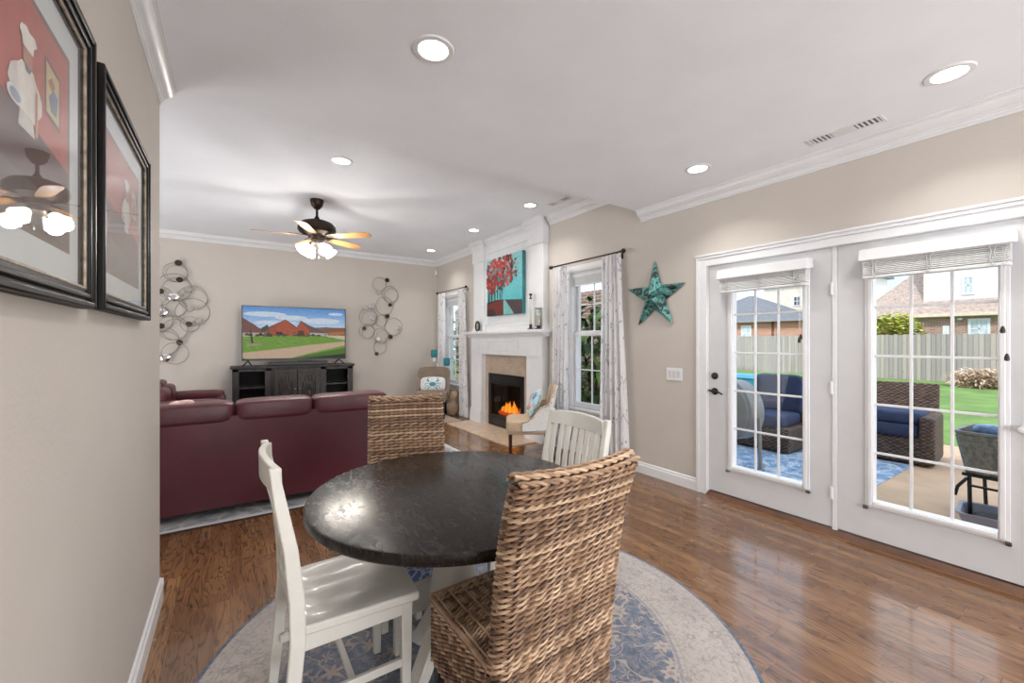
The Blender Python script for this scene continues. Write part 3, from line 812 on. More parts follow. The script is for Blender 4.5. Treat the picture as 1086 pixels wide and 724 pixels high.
# ================================================================ living room
def m_area_rug(name, c0, c1, c2, sc=3.0):
    k = NT(name); v = k.obj(); n = k.noise(v, sc, 6, .7, 1.5)[0]
    e = k.step(k.voro(v, sc*1.6, 'DISTANCE_TO_EDGE')[0], .05, .02)
    col = k.ramp(n, [(.35, srgb(*c0)), (.5, srgb(*c1)), (.68, srgb(*c2))])
    col = k.mix(k.math('MULTIPLY', e, .5), col, srgb(*c2))
    k.bump(k.noise(v, 300, 2)[0], .3, .004)
    return k.fin(col, .95)
ar = thing('area_rug', 'grey blue area rug with pale border beneath the burgundy sofa', 'rug', (-.2, 5.3, 0))
build('pile', MB().box(-1.9, 2.32, 3.90, 6.55, 0, .010), m_area_rug('area_rug_pile', (96, 106, 122), (150, 152, 156), (196, 194, 192)), ar, world=True)
build('border', MB().box(-1.95, 2.37, 3.85, 3.90, 0, .011).box(2.32, 2.37, 3.90, 6.55, 0, .011).box(-1.95, -1.90, 3.9, 6.55, 0, .011).box(-1.95, 2.37, 6.55, 6.60, 0, .011), pm('rug_border_pale', (196, 196, 196), .95), ar, world=True)
build('edge_binding', MB().box(-1.96, 2.38, 3.838, 3.85, 0, .012).box(2.37, 2.382, 3.85, 6.6, 0, .012), pm('rug_binding_brown', (64, 48, 44), .9), ar, world=True)
one('floor_mat', MB().box(2.45, 3.30, 6.52, 7.45, 0, .012), m_area_rug('mat_pile', (150, 130, 112), (176, 160, 146), (196, 186, 176), 6), 'tan mat with blue edge under the taupe corner armchair', 'rug', bevel=.004)

def recliner_sofa(label, loc, rz, xs, h=.885, arms=True, name='sofa'):
    """local: back at y=0 facing -y, seats towards +y; xs = seam positions"""
    t = thing(name, label, 'sofa', loc, rz)
    x0, x1 = xs[0], xs[-1]
    build('base', MB().box(x0+.05, x1-.05, .10, .86, .06, .34), M_leatherback, t, bevel=.02)
    def back(u, v):
        x = x0+.01+(x1-x0-.02)*u; z = .055+(.775-.055)*v
        return (x, .015+.012*(1-v)+.004*sin(u*19)*sin(v*7)-.006*sin(pi*v), z), (0, -1, 0)
    build('back_panel', MB().sheet(back, 40, 12, .03), M_leatherback, t)
    for a, b in zip(xs, xs[1:]):
        cx = (a+b)/2; w = b-a
        build('headrest_cushion', MB().pillow((cx, .132, h-.078), (w-.004, .275, .165), .34, 40, 20), M_leather, t, smooth=60)
        build('back_cushion', MB().pillow((cx, .24, .60), (w-.01, .26, .42), .4, 30, 18), M_leather, t, smooth=60)
        build('seat_cushion', MB().pillow((cx, .58, .40), (w-.01, .66, .20), .35, 30, 16), M_leather, t, smooth=60)
        build('footrest', MB().pillow((cx, .895, .24), (w-.02, .09, .34), .3, 24, 14), M_leather, t, smooth=60)
    if arms:
        for s, x in ((-1, x0), (1, x1)):
            build('arm', MB().pillow((x+s*.06, .50, .35), (.20, .88, .60), .3, 30, 18).pillow((x+s*.06, .48, .61), (.22, .88, .13), .45, 30, 14), M_leather, t, smooth=60)
    return t
recliner_sofa('long burgundy leather sofa seen from behind, nearest the dining table', (0, 4.0, .011), 0, [-1.135, -.56, .012, .59, 1.245])
lv = recliner_sofa('burgundy leather loveseat by the television cabinet, facing the fireplace', (-1.02, 7.10, .0), -pi/2, [-.40, .15, .70], h=.86, name='loveseat')
one('throw_blanket', MB().pillow((-.33, 4.13, .893), (.16, .15, .05), .7).pillow((-.30, 4.10, .905), (.09, .10, .045), .8), pm('cream_plush', (222, 190, 184), .95, var=.12, vs=40, bump=.6, bs=120), 'small pale pink plush throw bunched on the sofa back', 'throw')

# ---- television cabinet
tc = thing('television_cabinet', 'black distressed television cabinet with two panelled doors and open side shelves', 'cabinet', (.885, 8.0, 0))
X0, X1, Y0, Y1 = -.01, 1.785, 7.80, 8.17
bd = MB()
bd.box(X0, X1, Y1-.02, Y1, .06, .955)
for x in (X0, X0+.50, X1-.53, X1-.03): bd.box(x, x+.03, Y0, Y1, .0, .955)
bd.box(X0, X1, Y0, Y1, .05, .09).box(X0+.53, X1-.53, Y0-.04, Y0+.02, .05, .955)
for a, b in ((X0, X0+.09), (X0+.44, X0+.53), (X1-.53, X1-.44), (X1-.09, X1)): bd.box(a, b, Y0-.012, Y0+.006, .05, .955)
for a, b in ((X0, X0+.53), (X1-.53, X1)): bd.box(a, b, Y0-.012, Y0+.006, .90, .955)
build('body', bd, M_tvwood, tc, world=True, bevel=.004)
build('back_panel', MB().box(X0+.03, X1-.03, Y1-.03, Y1-.021, .09, .95), M_tvdark, tc, world=True)
build('top', MB().box(X0-.03, X1+.03, Y0-.03, Y1+.01, .955, .985).box(X0+.50, X1-.50, Y0-.07, Y0, .955, .985).box(X0-.015, X1+.015, Y0-.018, Y1, .94, .956), M_tvwood, tc, world=True, bevel=.006)
for a, b in ((X0+.03, X0+.50), (X1-.50, X1-.03)):
    for z in (.36, .63): build('shelf', MB().box(a, b, Y0+.02, Y1-.03, z, z+.025), M_tvwood, tc, world=True, bevel=.003)
for i, (a, b) in enumerate(((X0+.56, .882), (.892, X1-.56))):
    yd = Y0-.058
    dr = MB().box(a, b, yd, yd+.018, .10, .93)
    d = build('door', dr, M_tvwood, tc, world=True, bevel=.003)
    fr = MB().box(a+.0, b, yd-.020, yd, .86, .93).box(a, b, yd-.020, yd, .10, .17).box(a, a+.065, yd-.020, yd, .17, .86).box(b-.065, b, yd-.020, yd, .17, .86)
    build('door_frame', fr, M_tvwood, d, world=True, bevel=.004)
    build('inner_panel', MB().box(a+.066, b-.066, yd-.004, yd, .171, .859), pm('brown_black_panel', (58, 47, 41), .45, var=.25, vs=20), d, world=True)
    cv = MB(); cx = (a+b)/2
    for k in range(9):
        an = radians(20+140*k/8); p0 = Vector((cx, yd-.003, .40)); dv = Vector((cos(an)*.8, 0, sin(an)*1.9)); dv.normalize()
        lim = min((b-a-.14)/2/abs(dv.x) if abs(dv.x) > .01 else 9, .43/max(dv.z, .01))
        for q in range(3): cv.pillow(tuple(p0+dv*(lim*(q+.6)/3)+Vector((0, -.003, 0))), (.026, .022, .024+.11*dv.z), .9, 8, 6)
    build('carved_panel', cv, M_tvwood, d, world=True, smooth=60)
    build('knob', MB().lathe([(.006, 0), (.006, .012), (.013, .016), (.014, .024), (.006, .03)], 12, M=T((b-.03 if i == 0 else a+.03), yd-.020, .60, rx=pi/2)), M_steel, d, world=True)

# ---- television
tv = thing('television', 'large flat television showing brick houses behind a lawn', 'television', (.9, 7.93, .985))
TX0, TX1, TZ0, TZ1, TY = .118, 1.683, 1.073, 1.957, 7.90
build('housing', MB().box(TX0, TX1, TY, TY+.035, TZ0, TZ1).box(TX0+.25, TX1-.25, TY+.035, TY+.065, TZ0+.05, TZ0+.5), M_blackplastic, tv, world=True, bevel=.005)
bz = MB().box(TX0, TX1, TY-.006, TY, TZ1-.014, TZ1).box(TX0, TX1, TY-.006, TY, TZ0, TZ0+.028).box(TX0, TX0+.012, TY-.006, TY, TZ0, TZ1).box(TX1-.012, TX1, TY-.006, TY, TZ0, TZ1)
build('bezel', bz, M_blackplastic, tv, world=True)
def tvf(u, v, d): return (TX0+.012+(TX1-TX0-.024)*u, TY-.001-d*.0004, TZ0+.028+(TZ1-TZ0-.042)*v)
sc = MB()
for i in range(10):
    a, b = .5+i*.05, .5+(i+1)*.05; q = i/9
    sc.poly2([(0, a), (1, a), (1, b), (0, b)], tvf, 0, tuple(int(l+(h-l)*q) for l, h in zip((205, 218, 232), (98, 148, 208))))
for cx, cy, rx, ry in ((.2, .86, .2, .05), (.45, .8, .16, .05), (.75, .75, .2, .06), (.3, .7, .2, .04), (.9, .9, .08, .03)):
    sc.poly2([(min(1, max(0, cx+rx*cos(2*pi*k/20))), cy+ry*sin(2*pi*k/20)) for k in range(20)], tvf, 1, (200, 212, 226))
P = lambda pts, c, d: sc.poly2(pts, tvf, d, c)
P([(0, .40), (1, .40), (1, .60), (.8, .63), (.6, .60), (.3, .58), (0, .6)], (120, 108, 96), 2)
P([(0, .78), (.10, .66), (.19, .52), (.19, .44), (0, .44)], (118, 84, 80), 3)
P([(0, .50), (.19, .50), (.19, .43), (0, .42)], (176, 168, 164), 4)
P([(.20, .52), (.24, .58), (.22, .66), (.17, .6), (.16, .5)], (88, 76, 70), 3)
P([(.22, .60), (.39, .77), (.50, .62), (.54, .75), (.62, .66), (.82, .50), (.82, .44), (.22, .44)], (112, 84, 78), 4)
P([(.24, .44), (.24, .57), (.39, .76), (.46, .64), (.50, .60), (.54, .72), (.62, .58), (.62, .45)], (166, 86, 64), 5)
P([(.30, .45), (.30, .52), (.36, .52), (.36, .45)], (62, 56, 58), 6); P([(.51, .46), (.51, .55), (.57, .55), (.57, .46)], (92, 64, 56), 6)
P([(.63, .45), (.63, .51), (.82, .50), (.82, .45)], (176, 172, 172), 6)
P([(.76, .60), (.90, .62), (1, .62), (1, .46), (.80, .46)], (128, 92, 74), 6); P([(.83, .52), (.83, .46), (1, .46), (1, .54)], (170, 112, 74), 7)
P([(0, .42), (.3, .45), (.7, .46), (1, .42), (1, 0), (0, 0)], (112, 148, 66), 8)
P([(.75, .455), (1, .455), (1, .36)], (196, 182, 160), 9)
P([(0, .02), (0, .12), (.3, .18), (.62, .26), (1, .335), (1, .25), (.62, .09), (.45, 0), (.05, 0)], (190, 166, 142), 9)
P([(.03, .30), (.16, .30), (.17, .27), (.04, .25)], (150, 140, 120), 9)
P([(.075, .3), (.095, .3), (.07, .55), (.06, .55)], (70, 58, 52), 10)
P([(.50, .02), (1, .20), (1, 0), (.45, 0)], (82, 112, 56), 10)
P([(.55, 0), (1, .07), (1, 0)], (44, 58, 40), 11)
rt = random.Random(21)
for k in range(70):
    x = rt.uniform(.0, 1); w_ = rt.uniform(.008, .022); hh = rt.uniform(.015, .05); y0 = .435+rt.uniform(-.01, .02)
    P([(max(0, x-w_), y0), (min(1, x+w_), y0), (min(1, x+w_*.7), y0+hh), (max(0, x-w_*.6), y0+hh*.9)], rt.choice([(74, 82, 52), (96, 74, 62), (120, 100, 84), (62, 66, 50)]), 8.3)
for k in range(160):
    x = rt.uniform(.0, .94); y0 = rt.uniform(.14, .41); w_ = rt.uniform(.01, .04)
    if y0 < .16+.24*x: continue
    P([(x, y0), (x+w_, y0+.004), (min(1, x+w_*1.3), y0+.012), (x+w_*.3, y0+.012)], rt.choice([(92, 128, 54), (134, 166, 84), (104, 140, 60), (150, 172, 100)]), 8.6)
for k in range(60):
    x = rt.uniform(.25, .61); y0 = rt.uniform(.45, .6)
    P([(x, y0), (x+.02, y0), (x+.02, y0+.012), (x, y0+.012)], rt.choice([(150, 76, 58), (182, 104, 80), (138, 70, 54)]), 5.5)
build('screen', sc, picmat('tv_picture', .4, .50, .34, 120), tv, world=True, smooth=0)
for x, s in ((TX0+.08, -1), (TX1-.11, 1)):
    build('foot', MB().tube([(x, TY+.01, TZ0), (x+s*.02, TY-.02, TZ0-.03), (x+s*.07, TY-.08, .992)], .010, 8).tube([(x, TY+.01, TZ0), (x-s*.02, TY+.06, TZ0-.03), (x-s*.05, TY+.13, .992)], .010, 8), M_blackplastic, tv, world=True)
one('soundbar', MB().box(.49, 1.37, 7.80, 7.875, .985, 1.045), M_blackplastic, 'slim black soundbar lying on the cabinet under the television', 'soundbar', bevel=.010)

# ---- ring wall art
def ray_far(px, py, Y=8.16):
    th = radians(33.75); u = (px-543)/443; dx = sin(th)+u*cos(th); dy = cos(th)-u*sin(th); t = Y/dy
    return (dx*t, H-(py-361.5)/443*t)
def wall_art(label, crop, rings, discs, dist):
    ox, oy, sc = crop
    pts = [ray_far(ox+a/sc, oy+b/sc) for a, b, r in rings]
    t = thing('wall_sculpture', label, 'wall art', (sum(p[0] for p in pts)/len(pts), YF, min(p[1] for p in pts)))
    mpp = dist/443/sc*1.05
    for i, (a, b, r) in enumerate(rings):
        x, z = ray_far(ox+a/sc, oy+b/sc); y = YF-.03-.02*(i % 3); R = r*mpp
        build('ring', MB().tube([(x+R*cos(2*pi*k/40), y+.012*sin(2*pi*k/40+i), z+R*sin(2*pi*k/40)) for k in range(40)], .0052, 6, True), M_metalgrey, t, world=True, smooth=60)
    for i, (a, b, r) in enumerate(rings):
        if r < 44 or i % 3 == 2: continue
        x, z = ray_far(ox+(a+r*.22)/sc, oy+(b+r*.16)/sc); y = YF-.05+.02*(i % 2); Q_ = r*mpp*.86
        build('ring', MB().tube([(x+Q_*cos(2*pi*k/40), y+.01*sin(2*pi*k/40-i), z+Q_*sin(2*pi*k/40)) for k in range(40)], .0042, 6, True), M_metalgrey, t, world=True, smooth=60)
    for i, (a, b, r, kind) in enumerate(discs):
        x, z = ray_far(ox+a/sc, oy+b/sc); R = r*mpp*(1 if kind == 'm' else .78)
        m = M_mirror if kind == 'm' else M_darkdisc
        d = build('disc', MB().lathe([(R*.2, .010), (R*.9, .010), (R, .006), (R, 0), (R*.2, 0)], 24, M=T(x, YF-.055, z, rx=pi/2)), m, t, world=True)
        build('post', MB().tube([(x, YF, z), (x, YF-.055, z)], .004, 6), M_metalgrey, d, world=True)
    return t
wall_art('cluster of pewter rings and discs on the wall between television and corner window', (370, 280, 6.033),
         [(197, 125, 42), (262, 190, 50), (225, 265, 54), (125, 335, 52), (115, 425, 44), (285, 398, 53), (205, 455, 46), (200, 528, 40), (205, 360, 36)],
         [(243, 100, 17, 'd'), (187, 178, 17, 'm'), (105, 275, 15, 'm'), (150, 265, 17, 'm'), (262, 258, 14, 'd'), (243, 330, 19, 'd'), (150, 340, 15, 'm'), (97, 408, 15, 'd'), (318, 408, 15, 'm'), (265, 462, 18, 'd'), (187, 475, 14, 'm'), (177, 570, 15, 'd')], 8.1)
wall_art('cluster of pewter rings and discs on the wall beside the picture wall end', (160, 260, 5.175),
         [(135, 145, 50), (130, 228, 70), (55, 275, 46), (230, 285, 62), (130, 335, 50), (232, 365, 72), (120, 450, 62), (60, 525, 72), (135, 590, 55), (30, 400, 66), (215, 430, 40), (-30, 330, 70), (-40, 470, 60)],
         [(152, 95, 20, 'd'), (158, 187, 18, 'd'), (55, 250, 18, 'd'), (127, 280, 22, 'm'), (62, 367, 22, 'm'), (58, 440, 18, 'd'), (210, 430, 18, 'd'), (158, 530, 18, 'd'), (215, 345, 17, 'm'), (262, 410, 16, 'm'), (82, 615, 20, 'm'), (205, 240, 17, 'm'), (-40, 400, 20, 'm')], 6.5)

# ---- ceiling fan
FX, FY = .83, 5.41
fan = thing('ceiling_fan', 'bronze ceiling fan with maple blades and four lit shades', 'ceiling fan', (FX, FY, CL))
build('canopy', MB().lathe([(.075, 0), (.075, -.02), (.062, -.07), (.035, -.105), (.02, -.115)], 28), M_bronze, fan)
build('downrod', MB().tube([(0, 0, -.10), (0, 0, -.25)], .014, 12), M_bronze, fan)
build('motor_housing', MB().lathe([(.02, -.20), (.035, -.235), (.10, -.25), (.17, -.275), (.205, -.315), (.21, -.36), (.19, -.395), (.14, -.415), (.10, -.43), (.085, -.47), (.03, -.475)], 40), M_bronze, fan)
for k in range(5):
    a = radians(31+72*k); Mx = T(rz=a) @ T(z=-.435, rx=radians(-12))
    poly = [(.20, -.045), (.30, -.060), (.55, -.068), (.63, -.062), (.665, -.035), (.672, 0), (.665, .035), (.63, .062), (.55, .068), (.30, .060), (.20, .045)]
    b = build('blade', MB().prism(poly, -.004, .004, XY, Mx), M_blade, fan, bevel=.002)
    arm = MB().prism([(.09, -.022), (.16, -.030), (.20, -.050), (.27, -.040), (.30, 0), (.27, .040), (.20, .050), (.16, .030), (.09, .022)], .004, .012, XY, Mx)
    build('blade_iron', arm, M_bronze, b)
build('light_kit', MB().lathe([(.05, -.47), (.075, -.50), (.08, -.53), (.05, -.565), (.02, -.58)], 24), M_metalgrey, fan)
M_shade = emit('lit_frosted_shade', (255, 250, 240), 5.0)
for k in range(4):
    a = radians(20+90*k); Mx = T(rz=a) @ T(x=.085, z=-.53, ry=radians(-48))
    ar_ = build('shade_arm', MB().tube([(0, 0, .0), (0, 0, -.03)], .018, 10, M=Mx), M_bronze, fan)
    sh = build('lamp_shade', MB().lathe([(.030, -.03), (.042, -.05), (.055, -.09), (.075, -.135), (.072, -.137), (.050, -.09), (.036, -.05), (.02, -.035)], 24, M=Mx, caps=False), M_shade, fan)
    l = bpy.data.lights.new('fan_bulb', 'POINT'); l.energy = FAN_W; l.shadow_soft_size = .06; l.color = (1, .96, .90)
    lo = bpy.data.objects.new('fan_bulb', l); COL.objects.link(lo); lo.parent = fan; lo.location = Mx @ Vector((0, 0, -.15))
pc = build('pull_chain', MB().tube([(.02, 0, -.57), (.02, 0, -.67)], .002, 6), M_steel, fan)
build('chain_pull', MB().lathe([(.003, .012), (.008, 0), (.008, -.012), (.003, -.018)], 10, (.02, 0, -.68)), M_trim, pc)

# ---- recessed lights
M_can = emit('lit_can_diffuser', (255, 250, 242), 7.0)
def can(x, y, z, label):
    t = thing('recessed_light', label, 'ceiling light', (x, y, z), group='recessed ceiling lights')
    build('trim_ring', MB().lathe([(.066, -.001), (.070, -.007), (.092, -.006), (.097, 0), (.066, 0)], 40, caps=False), M_trim, t)
    build('diffuser', MB().lathe([(.002, -.003), (.067, -.003), (.067, -.001), (.002, -.001)], 32), M_can, t)
    l = bpy.data.lights.new('can_lamp', 'AREA'); l.shape = 'DISK'; l.size = .13; l.energy = CAN_W; l.spread = radians(120); l.color = (1, .97, .92)
    lo = bpy.data.objects.new('can_lamp', l); COL.objects.link(lo); lo.parent = t; lo.location = (0, 0, -.012)
for x, y, z, lb in ((.776, 1.822, CD, 'recessed ceiling light directly over the dining table'), (3.025, .53, CD, 'recessed ceiling light beyond the long vent, nearest the fixed door'),
                    (3.04, 1.92, CD, 'recessed ceiling light above the hinged patio door'), (.846, 4.11, CL, 'recessed ceiling light between the table and the ceiling fan'),
                    (3.045, 4.16, CL, 'recessed ceiling light beside the small vent near the fireplace'), (3.025, 5.565, CL, 'recessed ceiling light in front of the painting'),
                    (3.04, 7.24, CL, 'recessed ceiling light in the far room corner by the window'), (.80, .25, CD, 'recessed ceiling light above and behind the camera'),
                    (.80, -1.6, CD, 'recessed kitchen ceiling light, first row back'), (3.03, -1.2, CD, 'recessed kitchen ceiling light along the patio wall'), (-1.6, 5.5, CL, 'recessed ceiling light over the loveseat side')):
    can(x, y, z, lb)
# ---- ceiling vents
def vent(x0, x1, y0, y1, z, label):
    t = thing('ceiling_vent', label, 'vent', ((x0+x1)/2, (y0+y1)/2, z))
    b = .016
    build('frame', MB().box(x0, x1, y0, y0+b, z-.008, z).box(x0, x1, y1-b, y1, z-.008, z).box(x0, x0+b, y0+b, y1-b, z-.008, z).box(x1-b, x1, y0+b, y1-b, z-.008, z), M_trim, t, world=True, bevel=.002)
    build('damper', MB().box(x0+b, x1-b, y0+b, y1-b, z-.003, z-.001), pm('vent_grey', (96, 98, 100), .6), t, world=True)  # mid-grey sheet behind the louvers
    n = 15; sm = MB()
    for k in range(n):
        y = y0+b+(y1-y0-2*b)*(k+.5)/n
        if .33 < (k+.5)/n < .68: continue
        build('louver', MB().box(x0+b, x1-b, y-.005, y+.004, z-.007, z-.003), M_trim, t, world=True)
    build('centre_plate', MB().box(x0+b, x1-b, y0+b+(y1-y0-2*b)*.34, y0+b+(y1-y0-2*b)*.67, z-.007, z-.003), M_trim, t, world=True)
vent(3.215, 3.335, .85, 1.25, CD, 'long white ceiling vent above the patio doors')
vent(3.19, 3.30, 3.66, 4.02, CL, 'white ceiling vent near the fireplace crown')

# ---- fireplace
fp = thing('fireplace_surround', 'white fireplace mantel with tall panelled overmantel and tan tile', 'fireplace', (W-.06, 5.45, 0))
pn = MB().box(3.53, W, 4.47, 6.40, 1.54, CL)
for (a, b) in ((4.795, 4.83), (6.04, 6.07)): pn.box(3.52, 3.54, a, b, 1.62, 2.86)
pn.box(3.515, 3.54, 4.795, 6.07, 2.83, 2.87).box(3.52, 3.54, 4.795, 6.07, 1.62, 1.66)
build('overmantel_panel', pn, M_trim, fp, world=True, bevel=.004)
for a, b in ((4.455, 4.795), (6.07, 6.41)):
    p = MB().box(3.48, W, a, b, 1.545, CL-.01).box(3.468, W, a-.012, b+.012, 1.545, 1.60)
    c = build('pilaster', p, M_trim, fp, world=True, bevel=.004)
    cap = MB().box(3.462, W, a-.015, b+.015, 2.72, CL-.1)
    cap.prism([(3.462-q, CL+r) for q, r in crown_prof(.11, .075)], a-.05, b+.05, XZ)
    build('cap_block', cap, M_trim, c, world=True, bevel=.003)
build('crown', MB().prism([(3.53-q, CL+r) for q, r in crown_prof(.105, .07)], 4.80, 6.07, XZ), M_trim, fp, world=True)
build('mantel_shelf', MB().box(3.345, W, 4.30, 6.57, 1.505, 1.545).prism([(W, 1.505), (3.365, 1.505), (3.375, 1.49), (3.42, 1.475), (3.435, 1.45), (W, 1.45)], 4.33, 6.54, XZ), M_trim, fp, world=True, bevel=.004)
fz = MB().box(3.472, W, 4.46, 6.455, 1.17, 1.459)
fz.box(3.462, 3.48, 5.02, 5.92, 1.385, 1.40).box(3.462, 3.48, 5.02, 5.92, 1.24, 1.255).box(3.462, 3.48, 5.02, 5.035, 1.24, 1.40).box(3.462, 3.48, 5.905, 5.92, 1.24, 1.40)
fz.box(3.458, W, 4.455, 4.817, 1.165, 1.46).box(3.458, W, 6.118, 6.46, 1.165, 1.46)
for y in (4.56, 6.20): fz.box(3.450, 3.47, y, y+.16, 1.21, 1.40)
build('frieze', fz, M_trim, fp, world=True, bevel=.004)
for a, b in ((4.455, 4.817), (6.118, 6.46)):
    c = build('fireplace_leg', MB().box(3.462, W, a, b, 0, 1.17), M_trim, fp, world=True, bevel=.004)
    build('plinth', MB().box(3.440, W, a-.018, b+.018, 0, .22).box(3.452, W, a-.01, b+.01, .22, .24), M_trim, c, world=True, bevel=.004)
ts = MB().box(3.555, W+.002, 5.98, 6.118, 0, 1.165).box(3.555, W+.002, 4.817, 5.02, 0, 1.165).box(3.555, W+.002, 5.02, 5.98, .85, 1.165)
build('tile_surround', ts, M_tile, fp, world=True, smooth=0)
one('hearth', MB().box(2.99, 3.555, 4.56, 6.44, 0, .014), M_hearth, 'tan tiled hearth set on the floor before the fireplace', 'hearth', smooth=0)
fb = thing('electric_fireplace', 'black electric fireplace insert with orange flames', 'fireplace insert', (3.6, 5.5, .03))
ib = MB().box(W+.30, W+.32, 5.03, 5.97, .04, .84).box(W-.02, W+.31, 5.03, 5.05, .04, .84).box(W-.02, W+.31, 5.95, 5.97, .04, .84).box(W-.02, W+.31, 5.03, 5.97, .82, .84).box(W-.02, W+.31, 5.03, 5.97, .04, .06)
build('firebox', ib, pm('firebox_soot', (22, 18, 17), .8, var=.3, vs=12), fb, world=True)
ff = MB().box(3.538, W, 5.0, 5.08, .016, .862).box(3.538, W, 5.92, 6.0, .016, .862).box(3.538, W, 5.08, 5.92, .70, .862).box(3.538, W, 5.08, 5.92, .016, .20)
build('front_frame', ff, pm('black_metal_panel', (18, 18, 19), .3), fb, world=True, bevel=.004)
build('lower_grille', MB().box(3.530, 3.54, 5.16, 5.84, .055, .165).box(3.524, 3.535, 5.2, 5.8, .07, .15), pm('smoked_black', (30, 30, 32), .2), fb, world=True, bevel=.003)
build('top_grille', MB().box(3.530, 3.54, 5.14, 5.86, .745, .757).box(3.530, 3.54, 5.14, 5.86, .775, .787).box(3.530, 3.54, 5.14, 5.86, .805, .817), pm('black_slot', (36, 36, 38), .3), fb, world=True)
build('glass_front', MB().box(W-.010, W-.006, 5.08, 5.92, .20, .70), glass('firebox_glass', (235, 225, 215)), fb, world=True, smooth=0)
for k, (y, z, dy) in enumerate(((5.25, .25, .3), (5.55, .25, .33), (5.36, .31, .28))):
    build('log', MB().tube([(W+.12+.05*k, y, z), (W+.14, y+dy*.5, z+.02), (W+.12, y+dy, z-.01)], [.04, .045, .036], 10), pm('charred_log', (66, 44, 32), .9, var=.4, vs=25, bump=.8, bs=30), fb, world=True)
build('ember_bed', MB().pillow((W+.14, 5.5, .22), (.22, .76, .07), .5), emit('embers', (200, 80, 20), .35), fb, world=True)
for k in range(15):
    y = 5.20+.60*(k+.5)/15+random.uniform(-.015, .015); h = (.08+.11*sin(pi*(k+.5)/15))*random.uniform(.7, 1.15); x = W+.06+random.uniform(0, .10); s = random.uniform(-.03, .03)
    build('flame', MB().tube([(x, y, .23), (x, y+s*.3, .23+h*.3), (x, y+s*.2, .23+h*.62), (x, y+s, .23+h)], [.026, .030, .017, .003], 8), emit('flame_orange' if k % 2 else 'flame_yellow', (255, 140, 34) if k % 2 else (255, 176, 52), .6), fb, world=True)

# ---- painting over the mantel
pt = thing('canvas_painting', 'unframed canvas painting of red trees along a teal path', 'painting', (3.5, 5.42, 1.79))
PY0, PY1, PZ0, PZ1 = 4.925, 5.925, 1.79, 2.70
build('canvas', MB().box(3.468, 3.528, PY0, PY1, PZ0, PZ1), pm('canvas_teal_edge', (58, 132, 136), .7, var=.15, vs=8), pt, world=True)
def ptf(u, v, d): return (3.4675-d*.0005, PY1-(PY1-PY0)*u, PZ0+(PZ1-PZ0)*v)
pp = MB(); Q = lambda pts, c, d: pp.poly2(pts, ptf, d, c)
for i in range(12):
    q = i/11; Q([(0, i/12), (1, i/12), (1, (i+1)/12), (0, (i+1)/12)], tuple(int(l+(h-l)*q) for l, h in zip((70, 178, 186), (152, 208, 210))), 0)
Q([(0, 0), (0, .24), (.25, .27), (.5, .26), (1, .22), (1, 0)], (74, 54, 48), 1)
Q([(0, 0), (0, .20), (.3, .25), (.48, .25), (.46, 0)], (112, 44, 38), 2); Q([(0, 0), (0, .12), (.2, .13), (.3, 0)], (62, 34, 34), 3)
Q([(.50, .25), (.54, .25), (.92, 0), (.50, 0)], (120, 178, 178), 4); Q([(.55, .25), (1, .20), (1, 0), (.80, 0)], (72, 58, 60), 5)
for x, w_ in ((.07, .022), (.15, .018), (.25, .016), (.33, .013), (.40, .011), (.45, .008)):
    Q([(x-w_, .20+x*.12), (x+w_, .20+x*.12), (x+w_*.8, .75), (x-w_*.8, .75)], (48, 34, 36), 6)
rr = random.Random(3)
for k in range(330):
    x = rr.uniform(0, .86); y = rr.uniform(.40+.42*max(0, x-.38), .99-.25*max(0, .25-x))
    if x > .6 and rr.random() < (x-.45)*1.8: continue
    R_ = rr.uniform(.018, .048); c = rr.choice([(144, 44, 42), (166, 56, 50), (112, 36, 38), (188, 92, 84), (84, 40, 42), (70, 120, 122), (152, 50, 46)])
    n = rr.randint(5, 8); a0 = rr.random()*6
    Q([(min(1, max(0, x+R_*rr.uniform(.6, 1.2)*cos(a0+2*pi*j/n))), min(1, y+R_*rr.uniform(.6, 1.2)*sin(a0+2*pi*j/n))) for j in range(n)], c, 8+k*.06)
build('painted_face', pp, picmat('painting_oil', .55, 0, .18, 40), pt, world=True, smooth=0)

# ---- things on the mantel shelf
cs = thing('candlestick', 'tall slender glass candlestick with black cup and base', 'candle holder', (3.42, 4.655, 1.545))
build('base', MB().lathe([(.048, 0), (.048, .008), (.022, .02), (.017, .05), (.024, .062), (.024, .07), (.01, .075)], 20), M_blackplastic, cs)
build('stem', MB().lathe([(.015, .07), (.018, .10), (.014, .2), (.013, .30), (.016, .40), (.012, .42)], 16), pm('frosted_glass_stem', (206, 204, 196), .2), cs)
build('cup', MB().lathe([(.012, .42), (.024, .43), (.010, .445), (.010, .46), (.026, .49), (.024, .495), (.008, .48)], 16), M_blackplastic, cs)
hu = thing('hurricane_candle_holder', 'glass hurricane candle holder with metal rim beside the candlestick', 'candle holder', (3.43, 4.495, 1.545))
build('base', MB().lathe([(.052, 0), (.052, .01), (.022, .022), (.02, .034), (.045, .046), (.045, .05), (.01, .05)], 20), M_blackplastic, hu)
build('glass_jar', MB().lathe([(.044, .05), (.046, .06), (.046, .25), (.042, .27), (.044, .295), (.041, .295), (.040, .27), (.043, .25), (.043, .06), (.01, .056)], 24, caps=False), glass('jar_glass', (240, 242, 240), .1), hu)
build('candle', MB().lathe([(.028, .055), (.028, .19), (.004, .19)], 18), pm('ivory_candle', (226, 216, 194), .6), hu)
build('rim', MB().tube([(.046*cos(2*pi*k/20), .046*sin(2*pi*k/20), .285) for k in range(20)], .006, 6, True), M_steel, hu)
rf = thing('ring_frame', 'small round black photo frame at the far mantel end', 'frame', (3.42, 6.16, 1.545))
build('rim', MB().tube([(0, .062*cos(2*pi*k/28), .088+.078*sin(2*pi*k/28)) for k in range(28)], .016, 8, True), M_blackplastic, rf, smooth=60)
